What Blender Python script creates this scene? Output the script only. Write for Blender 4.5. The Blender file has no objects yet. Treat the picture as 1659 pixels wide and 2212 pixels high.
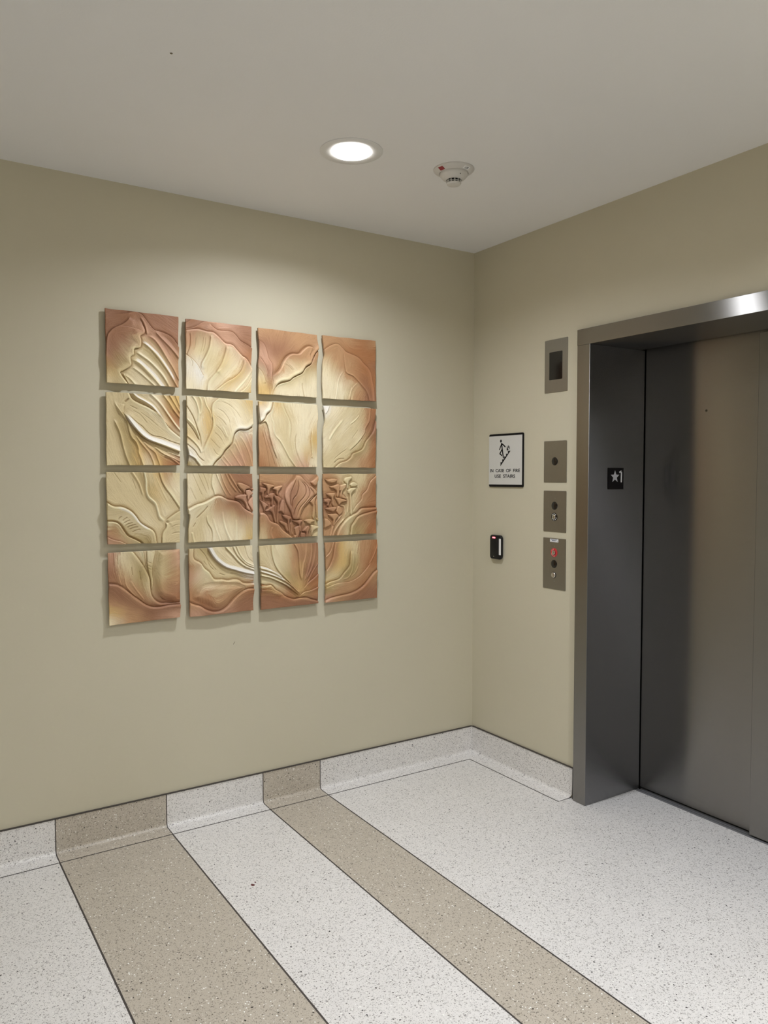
import bpy, bmesh, math
import numpy as np
from mathutils import Vector, Matrix

# ------------------------------------------------------------------ camera, world, lamps, exposure
S = bpy.context.scene
COL = S.collection
FOCAL = 1682.37          # in pixels of the 1659 x 2212 frame
CAM_POS = (-2.7374, -3.3324, 1.5337)
YAW, PITCH, ROLL = 0.99717, -0.0457, -0.0007
EXPOSURE = 0.10
CEIL = 2.742
LAMP_COLOUR = (0.95, 0.985, 1.05)
# recessed downlights: the one in view first, then three unseen ones added for light
LAMPS = [(-1.235, -0.785, 25.0), (-0.85, -2.75, 36.0), (-3.0, -3.6, 32.0), (-2.3, -4.6, 44.0)]

cd = bpy.data.cameras.new('camera')
cam = bpy.data.objects.new('camera', cd)
COL.objects.link(cam)
S.camera = cam
cd.sensor_fit = 'VERTICAL'
cd.sensor_height = 36.0
cd.lens = FOCAL / 2212 * 36.0
cd.clip_start = 0.05
cd.clip_end = 60
fw = Vector((math.cos(PITCH) * math.cos(YAW), math.cos(PITCH) * math.sin(YAW), math.sin(PITCH)))
rt = fw.cross(Vector((0, 0, 1))).normalized()
up = rt.cross(fw)
rt2 = math.cos(ROLL) * rt + math.sin(ROLL) * up
up2 = -math.sin(ROLL) * rt + math.cos(ROLL) * up
M = Matrix((rt2, up2, -fw)).transposed().to_4x4()
M.translation = CAM_POS
cam.matrix_world = M

W = bpy.data.worlds.new('world')
S.world = W
W.use_nodes = True
W.node_tree.nodes['Background'].inputs[0].default_value = (0.02, 0.02, 0.02, 1)
W.node_tree.nodes['Background'].inputs[1].default_value = 1.0

S.view_settings.view_transform = 'Standard'
S.view_settings.look = 'None'
S.view_settings.exposure = EXPOSURE
S.view_settings.gamma = 1.0
S.view_settings.use_curve_mapping = False
S.cycles.max_bounces = 10
S.cycles.diffuse_bounces = 6
S.cycles.glossy_bounces = 6
S.cycles.sample_clamp_indirect = 6.0
S.cycles.caustics_reflective = False
S.cycles.caustics_refractive = False

# ------------------------------------------------------------------ helpers
def lin(r, g, b):
    f = lambda c: (c / 255) / 12.92 if c / 255 <= 0.04045 else ((c / 255 + 0.055) / 1.055) ** 2.4
    return (f(r), f(g), f(b), 1.0)

ORIGIN = {}

def tag(o, label=None, cat=None, group=None, kind=None):
    if label: o['label'] = label
    if cat: o['category'] = cat
    if group: o['group'] = group
    if kind: o['kind'] = kind
    return o

def empty(name, loc, label, cat, group=None):
    o = bpy.data.objects.new(name, None)
    o.empty_display_size = 0.05
    o.location = loc
    COL.objects.link(o)
    ORIGIN[o.name] = Vector(loc)
    return tag(o, label, cat, group)

def link_mesh(name, me, mats, parent=None, label=None, smooth=None, bevel=None):
    """link one mesh object whose vertices are given in world coordinates"""
    o = bpy.data.objects.new(name, me)
    for m in (mats if isinstance(mats, (list, tuple)) else [mats]):
        me.materials.append(m)
    org = Vector((0, 0, 0))
    if parent is not None:
        o.parent = parent
        org = ORIGIN[parent.name]
        me.transform(Matrix.Translation(-org))
    COL.objects.link(o)
    ORIGIN[o.name] = org
    if smooth is not None:
        me.set_sharp_from_angle(angle=math.radians(smooth))
        me.polygons.foreach_set('use_smooth', [True] * len(me.polygons))
    if bevel:
        b = o.modifiers.new('bevel', 'BEVEL')
        b.width = bevel
        b.segments = 2
        b.limit_method = 'ANGLE'
        b.angle_limit = math.radians(40)
    if label: o['label'] = label
    return o

def part(name, bm, mats, parent=None, label=None, smooth=None, bevel=None):
    bmesh.ops.recalc_face_normals(bm, faces=bm.faces)
    me = bpy.data.meshes.new(name)
    bm.to_mesh(me)
    bm.free()
    return link_mesh(name, me, mats, parent, label, smooth, bevel)

def struct(name, bm, mats, label, cat, **kw):
    o = part(name, bm, mats, **kw)
    return tag(o, label, cat, kind='structure')

def box(bm, x0, x1, y0, y1, z0, z1, mi=0):
    x0, x1 = sorted((x0, x1)); y0, y1 = sorted((y0, y1)); z0, z1 = sorted((z0, z1))
    v = [bm.verts.new(p) for p in ((x0, y0, z0), (x1, y0, z0), (x1, y1, z0), (x0, y1, z0),
                                   (x0, y0, z1), (x1, y0, z1), (x1, y1, z1), (x0, y1, z1))]
    for f in ((0, 3, 2, 1), (4, 5, 6, 7), (0, 1, 5, 4), (1, 2, 6, 5), (2, 3, 7, 6), (3, 0, 4, 7)):
        bm.faces.new([v[i] for i in f]).material_index = mi
    return bm

def NB():
    return bmesh.new()

def prism(bm, pts, d0, d1, put, mi=0):
    """extrude the outline pts (a, b) from depth d0 to d1; put(a, b, d) -> world point"""
    lo = [bm.verts.new(put(a, b, d0)) for a, b in pts]
    hi = [bm.verts.new(put(a, b, d1)) for a, b in pts]
    bm.faces.new(lo).material_index = mi
    bm.faces.new(hi).material_index = mi
    n = len(pts)
    for i in range(n):
        bm.faces.new((lo[i], lo[(i + 1) % n], hi[(i + 1) % n], hi[i])).material_index = mi
    return bm

def onright(a, b, d):      # on the elevator wall (plane x = 0): a = distance from the room corner, b = height, d = out of the wall
    return (-d, -a, b)

def onjamb(a, b, d):       # on the elevator side jamb (plane y = JAMB_Y), facing the opening
    return (a, JAMB_Y - d, b)

def rr(ca, cb, w, h, r, n=5):
    out = []
    for sx, sy, a0 in ((1, 1, 0), (-1, 1, 90), (-1, -1, 180), (1, -1, 270)):
        for k in range(n + 1):
            t = math.radians(a0 + 90 * k / n)
            out.append((ca + sx * (w / 2 - r) + r * math.cos(t), cb + sy * (h / 2 - r) + r * math.sin(t)))
    return out

def circ(ca, cb, r, n=32, r2=None):
    return [(ca + r * math.cos(2 * math.pi * k / n), cb + (r2 or r) * math.sin(2 * math.pi * k / n)) for k in range(n)]

def dome(bm, ca, cb, prof, put, n=32, mi=0):
    """lathe: prof is a list of (radius, depth) about an axis out of the wall"""
    rings = []
    for r, d in prof:
        if r < 1e-6:
            rings.append([bm.verts.new(put(ca, cb, d))])
        else:
            rings.append([bm.verts.new(put(ca + r * math.cos(2 * math.pi * k / n), cb + r * math.sin(2 * math.pi * k / n), d)) for k in range(n)])
    for A, B in zip(rings, rings[1:]):
        for k in range(n):
            q = [A[k % len(A)], A[(k + 1) % len(A)], B[(k + 1) % len(B)], B[k % len(B)]]
            u = []
            for v in q:
                if v not in u: u.append(v)
            if len(u) > 2:
                bm.faces.new(u).material_index = mi
    return bm

def stroke(bm, pts, w, d0, d1, put):
    """a round-ended pen line of width w"""
    for (a, b), (c, e) in zip(pts, pts[1:]):
        t = math.atan2(e - b, c - a)
        o = [(c + w / 2 * math.cos(t - math.pi / 2 + math.pi * k / 6), e + w / 2 * math.sin(t - math.pi / 2 + math.pi * k / 6)) for k in range(7)]
        o += [(a + w / 2 * math.cos(t + math.pi / 2 + math.pi * k / 6), b + w / 2 * math.sin(t + math.pi / 2 + math.pi * k / 6)) for k in range(7)]
        prism(bm, o, d0, d1, put)
    return bm

def lettering(name, text, size, put, a, b, d, mat, parent, width=None, height=None, thick=0.0006, bold=0.0, label=None):
    """raised letters centred at (a, b) on a plane, squeezed to the given width and cap height"""
    cu = bpy.data.curves.new('letters', 'FONT')
    cu.body = text
    cu.size = size
    cu.extrude = thick / 2
    cu.offset = bold
    cu.resolution_u = 4
    t = bpy.data.objects.new('letters', cu)
    COL.objects.link(t)
    dg = bpy.context.evaluated_depsgraph_get()
    me = bpy.data.meshes.new_from_object(t.evaluated_get(dg))
    bpy.data.objects.remove(t)
    xs = [v.co.x for v in me.vertices]; ys = [v.co.y for v in me.vertices]
    cx, cy = (min(xs) + max(xs)) / 2, (min(ys) + max(ys)) / 2
    kx = width / (max(xs) - min(xs)) if width else 1
    ky = height / (max(ys) - min(ys)) if height else kx
    for v in me.vertices:
        v.co = put(a + (v.co.x - cx) * kx, b + (v.co.y - cy) * ky, d + thick / 2 + v.co.z)
    return link_mesh(name, me, mat, parent, label)

# ------------------------------------------------------------------ materials
def nodes(name):
    m = bpy.data.materials.new(name)
    m.use_nodes = True
    nt = m.node_tree
    return m, nt, nt.nodes['Principled BSDF']

def N(nt, kind, **kw):
    n = nt.nodes.new(kind)
    for k, v in kw.items():
        setattr(n, k, v)
    return n

def plain(name, col, rough=0.5, metal=0.0, spec=0.5, coat=0.0, var=0.03, scale=40.0):
    m, nt, p = nodes(name)
    g = N(nt, 'ShaderNodeNewGeometry')
    no = N(nt, 'ShaderNodeTexNoise'); no.inputs['Scale'].default_value = scale
    nt.links.new(g.outputs['Position'], no.inputs['Vector'])
    mr = N(nt, 'ShaderNodeMapRange'); mr.inputs[3].default_value = 1 - var; mr.inputs[4].default_value = 1 + var
    nt.links.new(no.outputs['Fac'], mr.inputs[0])
    mx = N(nt, 'ShaderNodeMix', data_type='RGBA', blend_type='MULTIPLY'); mx.inputs[0].default_value = 1
    mx.inputs[6].default_value = col
    nt.links.new(mr.outputs[0], mx.inputs[7])
    nt.links.new(mx.outputs[2], p.inputs['Base Color'])
    p.inputs['Roughness'].default_value = rough
    p.inputs['Metallic'].default_value = metal
    p.inputs['Specular IOR Level'].default_value = spec
    p.inputs['Coat Weight'].default_value = coat
    return m

def painted(name, col, rough, bump=0.06, scale=260.0, mottle=0.03):
    """rolled wall paint: faint orange-peel and a slow mottling"""
    m, nt, p = nodes(name)
    g = N(nt, 'ShaderNodeNewGeometry')
    a = N(nt, 'ShaderNodeTexNoise'); a.inputs['Scale'].default_value = scale; a.inputs['Detail'].default_value = 3
    b = N(nt, 'ShaderNodeTexNoise'); b.inputs['Scale'].default_value = 1.7; b.inputs['Detail'].default_value = 4
    for n in (a, b): nt.links.new(g.outputs['Position'], n.inputs['Vector'])
    mr = N(nt, 'ShaderNodeMapRange'); mr.inputs[3].default_value = 1 - mottle; mr.inputs[4].default_value = 1 + mottle
    nt.links.new(b.outputs['Fac'], mr.inputs[0])
    mx = N(nt, 'ShaderNodeMix', data_type='RGBA', blend_type='MULTIPLY'); mx.inputs[0].default_value = 1
    mx.inputs[6].default_value = col
    nt.links.new(mr.outputs[0], mx.inputs[7])
    nt.links.new(mx.outputs[2], p.inputs['Base Color'])
    bp = N(nt, 'ShaderNodeBump'); bp.inputs['Strength'].default_value = bump; bp.inputs['Distance'].default_value = 0.002
    nt.links.new(a.outputs['Fac'], bp.inputs['Height'])
    nt.links.new(bp.outputs[0], p.inputs['Normal'])
    p.inputs['Roughness'].default_value = rough
    p.inputs['Specular IOR Level'].default_value = 0.3
    return m

def terrazzo(name, base, dark, rough=0.42, n_dark=0.28, n_white=0.05):
    m, nt, p = nodes(name)
    g = N(nt, 'ShaderNodeNewGeometry')
    wob = N(nt, 'ShaderNodeTexNoise'); wob.inputs['Scale'].default_value = 230
    nt.links.new(g.outputs['Position'], wob.inputs['Vector'])
    sc = N(nt, 'ShaderNodeVectorMath', operation='SCALE'); sc.inputs['Scale'].default_value = 0.0075
    nt.links.new(wob.outputs['Color'], sc.inputs[0])
    ad = N(nt, 'ShaderNodeVectorMath', operation='ADD')
    nt.links.new(g.outputs['Position'], ad.inputs[0]); nt.links.new(sc.outputs[0], ad.inputs[1])
    # slow mottling of the cement
    big = N(nt, 'ShaderNodeTexNoise'); big.inputs['Scale'].default_value = 6; big.inputs['Detail'].default_value = 5
    nt.links.new(g.outputs['Position'], big.inputs['Vector'])
    mr = N(nt, 'ShaderNodeMapRange'); mr.inputs[3].default_value = 0.94; mr.inputs[4].default_value = 1.06
    nt.links.new(big.outputs['Fac'], mr.inputs[0])
    mx = N(nt, 'ShaderNodeMix', data_type='RGBA', blend_type='MULTIPLY'); mx.inputs[0].default_value = 1
    mx.inputs[6].default_value = base
    nt.links.new(mr.outputs[0], mx.inputs[7])
    cur = mx.outputs[2]
    black = (dark[0] * .12, dark[1] * .12, dark[2] * .12, 1)
    for scale, share, rad, col, stretch in ((215.0, n_dark, 0.40, dark, (1, 1, 1)), (340.0, n_dark, 0.42, dark, (1, 1, 1)),
                                            (130.0, 0.035, 0.27, black, (1, 1, 1)), (165.0, n_white, 0.30, (0.9, 0.9, 0.86, 1), (1, 1, 1))):
        vo = N(nt, 'ShaderNodeTexVoronoi'); vo.inputs['Scale'].default_value = scale
        nt.links.new(ad.outputs[0], vo.inputs['Vector'])
        sp = N(nt, 'ShaderNodeSeparateColor'); nt.links.new(vo.outputs['Color'], sp.inputs[0])
        pick = N(nt, 'ShaderNodeMath', operation='LESS_THAN'); pick.inputs[1].default_value = share
        nt.links.new(sp.outputs[0], pick.inputs[0])
        rad_n = N(nt, 'ShaderNodeMath', operation='MULTIPLY_ADD'); rad_n.inputs[1].default_value = rad; rad_n.inputs[2].default_value = rad * .55
        nt.links.new(sp.outputs[1], rad_n.inputs[0])
        near = N(nt, 'ShaderNodeMath', operation='LESS_THAN')
        nt.links.new(vo.outputs['Distance'], near.inputs[0]); nt.links.new(rad_n.outputs[0], near.inputs[1])
        both = N(nt, 'ShaderNodeMath', operation='MULTIPLY')
        nt.links.new(pick.outputs[0], both.inputs[0]); nt.links.new(near.outputs[0], both.inputs[1])
        if col is dark:                          # the grey chips are not all equally dark
            dep = N(nt, 'ShaderNodeMapRange'); dep.inputs[3].default_value = 0.25; dep.inputs[4].default_value = 1.0
            nt.links.new(sp.outputs[2], dep.inputs[0])
            b2 = N(nt, 'ShaderNodeMath', operation='MULTIPLY')
            nt.links.new(both.outputs[0], b2.inputs[0]); nt.links.new(dep.outputs[0], b2.inputs[1])
            both = b2
        m2 = N(nt, 'ShaderNodeMix', data_type='RGBA')
        nt.links.new(both.outputs[0], m2.inputs[0]); nt.links.new(cur, m2.inputs[6]); m2.inputs[7].default_value = col
        cur = m2.outputs[2]
    nt.links.new(cur, p.inputs['Base Color'])
    rn = N(nt, 'ShaderNodeMapRange'); rn.inputs[3].default_value = rough - .05; rn.inputs[4].default_value = rough + .05
    nt.links.new(big.outputs['Fac'], rn.inputs[0]); nt.links.new(rn.outputs[0], p.inputs['Roughness'])
    p.inputs['Specular IOR Level'].default_value = 0.5
    return m

def brushed(name, col, grain, across, rough=0.27, aniso=1.0):
    """brushed stainless steel; grain = direction of the brush lines, across = the way they smear reflections"""
    m, nt, p = nodes(name)
    g = N(nt, 'ShaderNodeNewGeometry')
    mp = N(nt, 'ShaderNodeMapping')
    k = [700.0, 700.0, 700.0]
    k[[abs(c) for c in grain].index(1)] = 9.0
    mp.inputs['Scale'].default_value = k
    nt.links.new(g.outputs['Position'], mp.inputs['Vector'])
    no = N(nt, 'ShaderNodeTexNoise'); no.inputs['Scale'].default_value = 1.0; no.inputs['Detail'].default_value = 2
    nt.links.new(mp.outputs[0], no.inputs['Vector'])
    mr = N(nt, 'ShaderNodeMapRange'); mr.inputs[3].default_value = 0.93; mr.inputs[4].default_value = 1.07
    nt.links.new(no.outputs['Fac'], mr.inputs[0])
    mx = N(nt, 'ShaderNodeMix', data_type='RGBA', blend_type='MULTIPLY'); mx.inputs[0].default_value = 1
    mx.inputs[6].default_value = col
    nt.links.new(mr.outputs[0], mx.inputs[7])
    nt.links.new(mx.outputs[2], p.inputs['Base Color'])
    p.inputs['Metallic'].default_value = 1.0
    p.inputs['Roughness'].default_value = rough
    p.inputs['Anisotropic'].default_value = aniso
    cv = N(nt, 'ShaderNodeCombineXYZ')
    for i in range(3): cv.inputs[i].default_value = across[i]
    nt.links.new(cv.outputs[0], p.inputs['Tangent'])
    return m

def glow(name, col, strength):
    m, nt, p = nodes(name)
    p.inputs['Base Color'].default_value = col
    p.inputs['Emission Color'].default_value = col
    p.inputs['Emission Strength'].default_value = strength
    return m

MAT = dict(
    wall=painted('beige wall paint', (0.556, 0.515, 0.392, 1), 0.55),
    ceiling=painted('white ceiling paint', (0.80, 0.80, 0.80, 1), 0.75, bump=0.1, scale=180),
    light_terrazzo=terrazzo('pale grey terrazzo', lin(224, 221, 218), lin(132, 128, 124)),
    beige_terrazzo=terrazzo('beige terrazzo', lin(189, 180, 166), lin(112, 104, 92), n_white=0.09),
    zinc=plain('zinc divider strip', lin(76, 71, 68), 0.5, 0.4, var=0.1),
    steel=brushed('brushed steel along the wall', (0.275, 0.27, 0.262, 1), (0, 1, 0), (0.05, 0, 1)),
    steel_jamb=brushed('brushed steel of the jamb', (0.26, 0.26, 0.265, 1), (1, 0, 0), (0, 0.05, 1)),
    plate=brushed('brushed steel cover plate', (0.33, 0.315, 0.28, 1), (0, 0, 1), (0, 1, 0.05), rough=0.42, aniso=0.6),
    sill=plain('aluminium door sill', lin(132, 132, 134), 0.45, 0.35, var=0.06),
    dark=plain('dark gap', (0.006, 0.006, 0.006, 1), 0.8),
    black=plain('black plastic', (0.006, 0.006, 0.007, 1), 0.4, spec=0.25, var=0.1),
    black_gloss=plain('black glossy lens', (0.004, 0.003, 0.003, 1), 0.12, coat=0.3),
    black_matte=plain('black matte plate', (0.007, 0.006, 0.006, 1), 0.6, spec=0.15),
    white_face=plain('white sign face', (0.60, 0.59, 0.56, 1), 0.45, var=0.01),
    white_plastic=plain('white plastic', (0.62, 0.60, 0.57, 1), 0.4, var=0.01),
    white_trim=plain('white enamel trim', (0.72, 0.72, 0.71, 1), 0.4, var=0.01),
    sticker=plain('white paper sticker', (0.78, 0.78, 0.78, 1), 0.5, var=0.01),
    blue_ink=plain('blue grey print', (0.06, 0.08, 0.16, 1), 0.6),
    red=plain('red enamel', (0.50, 0.03, 0.035, 1), 0.4),
    dark_red=plain('dark red label', (0.28, 0.02, 0.03, 1), 0.5),
    pinkish=plain('worn white print on red', (0.75, 0.45, 0.42, 1), 0.5),
    chrome=plain('polished chrome', (0.72, 0.70, 0.66, 1), 0.18, 1.0, var=0.02),
    silver=plain('raised silver symbol', (0.55, 0.55, 0.58, 1), 0.45, 0.0, var=0.02),
    silver_edge=plain('pale symbol', (0.80, 0.80, 0.80, 1), 0.5, var=0.02),
    led=glow('red indicator', (1.0, 0.12, 0.14, 1), 4.0),
    lens=glow('lit downlight lens', (1.0, 0.98, 0.95, 1), 14.0),
    grey_mark=plain('grey scuff', lin(112, 104, 84), 0.7),
    red_mark=plain('dark red stain', lin(92, 30, 32), 0.6),
    timber=plain('mounting cleat', lin(120, 100, 75), 0.7),
)

# ------------------------------------------------------------------ setting
DIV = (-2.1769, -1.7220, -1.2655, -0.9625)       # zinc strips across the floor
SEAM = 0.0884                                    # zinc seam in front of the cove base
BASE_H = 0.145
JAMB_Y = -0.851
FRAME_Y = -0.773
FRAME_X = -0.0227
OPEN_Y = -1.96
DOOR_X = 0.355
HEAD_Z0, HEAD_Z1 = 2.134, 2.2068
X0, Y0 = -5.4, -5.4

def grid_floor():
    bm = NB()
    w = 0.0031
    xs = [X0]
    for d in DIV: xs += [d - w, d + w]
    xs += [-SEAM - 0.003, -SEAM + 0.003, 0.325]
    mats = [0]
    for i in range(4): mats += [2, 1 if i % 2 == 0 else 0]
    mats += [9, 0]                               # 9: the seam along the elevator wall
    end = -0.746
    ys = [Y0, end - 0.0025, end + 0.0025, -SEAM - 0.003, -SEAM + 0.003, 0.0]
    vs = {}
    def V(i, j):
        if (i, j) not in vs: vs[(i, j)] = bm.verts.new((xs[i], ys[j], 0))
        return vs[(i, j)]
    for i in range(len(xs) - 1):
        for j in range(len(ys) - 1):
            m = mats[i]
            if m == 9: m = 2 if 1 <= j <= 3 else 0
            if j == 3 and xs[i] < -SEAM: m = 2
            if j == 1 and xs[i] >= -SEAM and xs[i + 1] < 0.4 and i >= len(xs) - 2: m = 2
            f = bm.faces.new((V(i, j), V(i + 1, j), V(i + 1, j + 1), V(i, j + 1)))
            f.material_index = m
    # a slab under it
    box(bm, X0, 0.325, Y0, 0.0, -0.12, -0.001, 0)
    return bm

FLOOR_MATS = [MAT['light_terrazzo'], MAT['beige_terrazzo'], MAT['zinc']]
floor = struct('floor', grid_floor(), FLOOR_MATS, 'pale terrazzo floor with two beige bands between dark zinc divider strips', 'floor')
bm = NB(); prism(bm, [(-1.606, -.667), (-1.598, -.671), (-1.593, -.664), (-1.600, -.655), (-1.607, -.658)], 0.0003, 0.0008, lambda a, b, d: (a, b, d))
prism(bm, [(-1.588, -.652), (-1.583, -.654), (-1.582, -.647), (-1.587, -.646)], 0.0003, 0.0008, lambda a, b, d: (a, b, d))
part('stain', bm, MAT['red_mark'], floor, 'small dark red stain')

def ceiling_mesh():
    bm = NB()
    hole = 0.074
    R2 = 0.16
    n = 32
    xs = sorted({X0, 0.0} | {p[0] - R2 for p in LAMPS} | {p[0] + R2 for p in LAMPS})
    ys = sorted({Y0, 0.0} | {p[1] - R2 for p in LAMPS} | {p[1] + R2 for p in LAMPS})
    for i in range(len(xs) - 1):
        for j in range(len(ys) - 1):
            cx, cy = (xs[i] + xs[i + 1]) / 2, (ys[j] + ys[j + 1]) / 2
            hit = [p for p in LAMPS if abs(p[0] - cx) < 1e-6 and abs(p[1] - cy) < 1e-6]
            if not hit:
                bm.faces.new([bm.verts.new((x, y, CEIL)) for x, y in ((xs[i], ys[j]), (xs[i], ys[j + 1]), (xs[i + 1], ys[j + 1]), (xs[i + 1], ys[j]))])
                continue
            inner, outer = [], []
            for k in range(n):
                t = 2 * math.pi * k / n
                c, s = math.cos(t), math.sin(t)
                q = R2 / max(abs(c), abs(s))
                inner.append(bm.verts.new((cx + hole * c, cy + hole * s, CEIL)))
                outer.append(bm.verts.new((cx + q * c, cy + q * s, CEIL)))
            for k in range(n):
                bm.faces.new((inner[k], inner[(k + 1) % n], outer[(k + 1) % n], outer[k]))
    bmesh.ops.remove_doubles(bm, verts=bm.verts, dist=1e-5)
    return bm
bm = ceiling_mesh()
me = bpy.data.meshes.new('ceiling')
for f in bm.faces:
    f.normal_update()
    if f.normal.z > 0: f.normal_flip()
bm.to_mesh(me); bm.free()
ceiling = tag(link_mesh('ceiling', me, MAT['ceiling']), 'plain white painted ceiling', 'ceiling', kind='structure')
bm = NB(); prism(bm, circ(-2.008, -1.0855, 0.004, 10), CEIL - 0.0012, CEIL - 0.0002, lambda a, b, d: (a, b, d))
part('speck', bm, MAT['grey_mark'], ceiling, 'tiny grey speck')

wall_left = struct('wall_left', box(NB(), X0, 0.12, 0.0, 0.12, -0.12, CEIL + 0.1), MAT['wall'], 'beige painted wall carrying the flower relief', 'wall')
bm = NB(); prism(bm, [(-1.4045, .7685), (-1.403, .7675), (-1.397, .777), (-1.3955, .7815), (-1.4, .777)], -0.0002, 0.0006, lambda a, b, d: (a, -d, b))
part('scuff_mark', bm, MAT['grey_mark'], wall_left, 'small grey scuff')
bm = NB()
box(bm, 0.0, 0.40, -0.775, 0.0, -0.12, CEIL + 0.1)
box(bm, 0.0, 0.32, OPEN_Y - 0.078, -0.775, HEAD_Z1 - 0.004, CEIL + 0.1)
box(bm, 0.0, 0.40, Y0, OPEN_Y - 0.076, -0.12, CEIL + 0.1)
wall_right = struct('wall_right', bm, MAT['wall'], 'beige painted wall around the elevator entrance', 'wall')
struct('wall_front', box(NB(), X0, 0.40, Y0 - 0.12, Y0, -0.12, CEIL + 0.1), MAT['wall'], 'beige wall behind the camera', 'wall')
struct('wall_back', box(NB(), X0 - 0.12, X0, Y0 - 0.12, 0.12, -0.12, CEIL + 0.1), MAT['wall'], 'beige wall at the far left end of the lobby', 'wall')

# cove base: straight upstand, a quarter round, a short run of floor up to the seam
def cove_profile():
    t, r = 0.007, 0.017
    p = [(0.0, BASE_H), (t, BASE_H), (t, r + 0.002)]
    for k in range(1, 9):
        a = math.radians(90 * k / 8)
        p.append((t + r - r * math.cos(a), 0.002 + r - r * math.sin(a)))
    p += [(SEAM - 0.005, 0.0010), (SEAM - 0.003, 0.0004)]
    return p

BASE_MATS = FLOOR_MATS
bm = NB()
w = 0.0022
cuts = [X0]
for d in DIV: cuts += [d - w, d + w]
cuts += [0.0]
# the two walls' coves are mitred in the corner: each profile point stops at its own distance
pr = cove_profile()
def cove_left(bm):
    mats = [0, 2, 1, 2, 0, 2, 1, 2, 0]
    for (a, b), mi in zip(zip(cuts, cuts[1:]), mats):
        last = abs(b) < 1e-9
        ra = [bm.verts.new((a, -d, z)) for d, z in pr]
        rb = [bm.verts.new(((-d if last else b), -d, z)) for d, z in pr]
        for k in range(len(pr) - 1):
            bm.faces.new((ra[k], rb[k], rb[k + 1], ra[k + 1])).material_index = mi
    return bm
baseboard_left = struct('baseboard_left', cove_left(bm), BASE_MATS, 'terrazzo cove base along the art wall, with beige sections in line with the floor bands', 'baseboard', smooth=50)
bm = NB(); box(bm, X0, -0.009, -0.0095, 0.0, BASE_H, BASE_H + 0.0035)
part('cap_strip', bm, MAT['zinc'], baseboard_left, 'dark zinc cap strip')
bm = NB()
END = -0.7595
ra = [bm.verts.new((-d, -d, z)) for d, z in pr]
rb = [bm.verts.new((-d, END if z > 0.0325 else (END + 0.0135 * (1 - max(0, z) / 0.0325)), z)) for d, z in pr]
for k in range(len(pr) - 1):
    bm.faces.new((ra[k], ra[k + 1], rb[k + 1], rb[k]))
baseboard_right = struct('baseboard_right', bm, BASE_MATS, 'pale terrazzo cove base under the elevator wall', 'baseboard', smooth=50)
bm = NB(); box(bm, -0.0095, 0.0, END, -0.009, BASE_H, BASE_H + 0.0035)
part('cap_strip', bm, MAT['zinc'], baseboard_right, 'dark zinc cap strip')
bm = NB(); box(bm, -0.0105, 0.0, END - 0.0035, END, 0.0, BASE_H + 0.0035)
part('end_strip', bm, MAT['zinc'], baseboard_right, 'dark zinc end strip')
bm = NB(); box(bm, -0.004, 0.0, FRAME_Y, END - 0.0035, 0.0, BASE_H)
part('filler_strip', bm, MAT['white_trim'], baseboard_right, 'pale sealant between base and door frame')

# ------------------------------------------------------------------ elevator entrance
bm = NB(); box(bm, FRAME_X, 0.325, OPEN_Y - 0.078, FRAME_Y, HEAD_Z0, HEAD_Z1)
trim_1 = struct('trim_1', bm, MAT['steel'], 'brushed steel elevator door frame set into the beige wall', 'elevator door frame', bevel=0.0015)
bm = NB(); box(bm, FRAME_X, 0.356, JAMB_Y, FRAME_Y - 0.0015, 0.0, HEAD_Z0)
part('jamb', bm, [MAT['steel'], MAT['steel_jamb']], trim_1, bevel=0.0015)
jm = trim_1.children[0].data
for p in jm.polygons:
    if abs(p.normal.y) > 0.9: p.material_index = 1
bm = NB(); box(bm, FRAME_X, 0.352, OPEN_Y - 0.0765, OPEN_Y, 0.0, HEAD_Z0)
part('jamb', bm, MAT['steel'], trim_1, bevel=0.0015)
LA, LB = DOOR_X + 0.006, 0.333
bm = NB(); box(bm, LA, LA + 0.028, -1.50, JAMB_Y + 0.07, 0.010, 2.16)
door_1 = struct('door_1', bm, MAT['steel'], 'set-back brushed steel elevator door panel with a tiny round lock hole', 'elevator door', bevel=0.0012)
ONA = lambda a, b, d: (LA - d, -a, b)
bm = NB(); prism(bm, circ(1.1835, 1.8255, 0.0055, 20), -0.0002, 0.0007, ONA)
part('lock_hole', bm, MAT['black_gloss'], door_1, 'black round lock hole')
bm = NB(); box(bm, LB, LB + 0.026, OPEN_Y - 0.06, -1.4445, 0.009, 2.128)
door_2 = struct('door_2', bm, MAT['steel'], 'nearer brushed steel elevator door panel at the right edge, overlapping the set-back one', 'elevator door', bevel=0.0015)
bm = NB()
box(bm, 0.325, 0.338, OPEN_Y, JAMB_Y, -0.06, 0.0012)
box(bm, 0.338, 0.346, OPEN_Y, JAMB_Y, -0.06, -0.008)
box(bm, 0.346, 0.352, OPEN_Y, JAMB_Y, -0.06, 0.0012)
box(bm, 0.352, 0.368, OPEN_Y, JAMB_Y, -0.06, -0.008)
box(bm, 0.368, 0.42, OPEN_Y, JAMB_Y, -0.06, 0.0008)
trim_2 = struct('trim_2', bm, MAT['sill'], 'grooved aluminium sill under the elevator doors', 'door sill')
bm = NB(); box(bm, 0.44, 0.46, OPEN_Y - 0.2, -0.70, -0.06, 2.45)
struct('wall_side', bm, MAT['dark'], 'dark shaft wall behind the elevator doors', 'wall')

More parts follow.
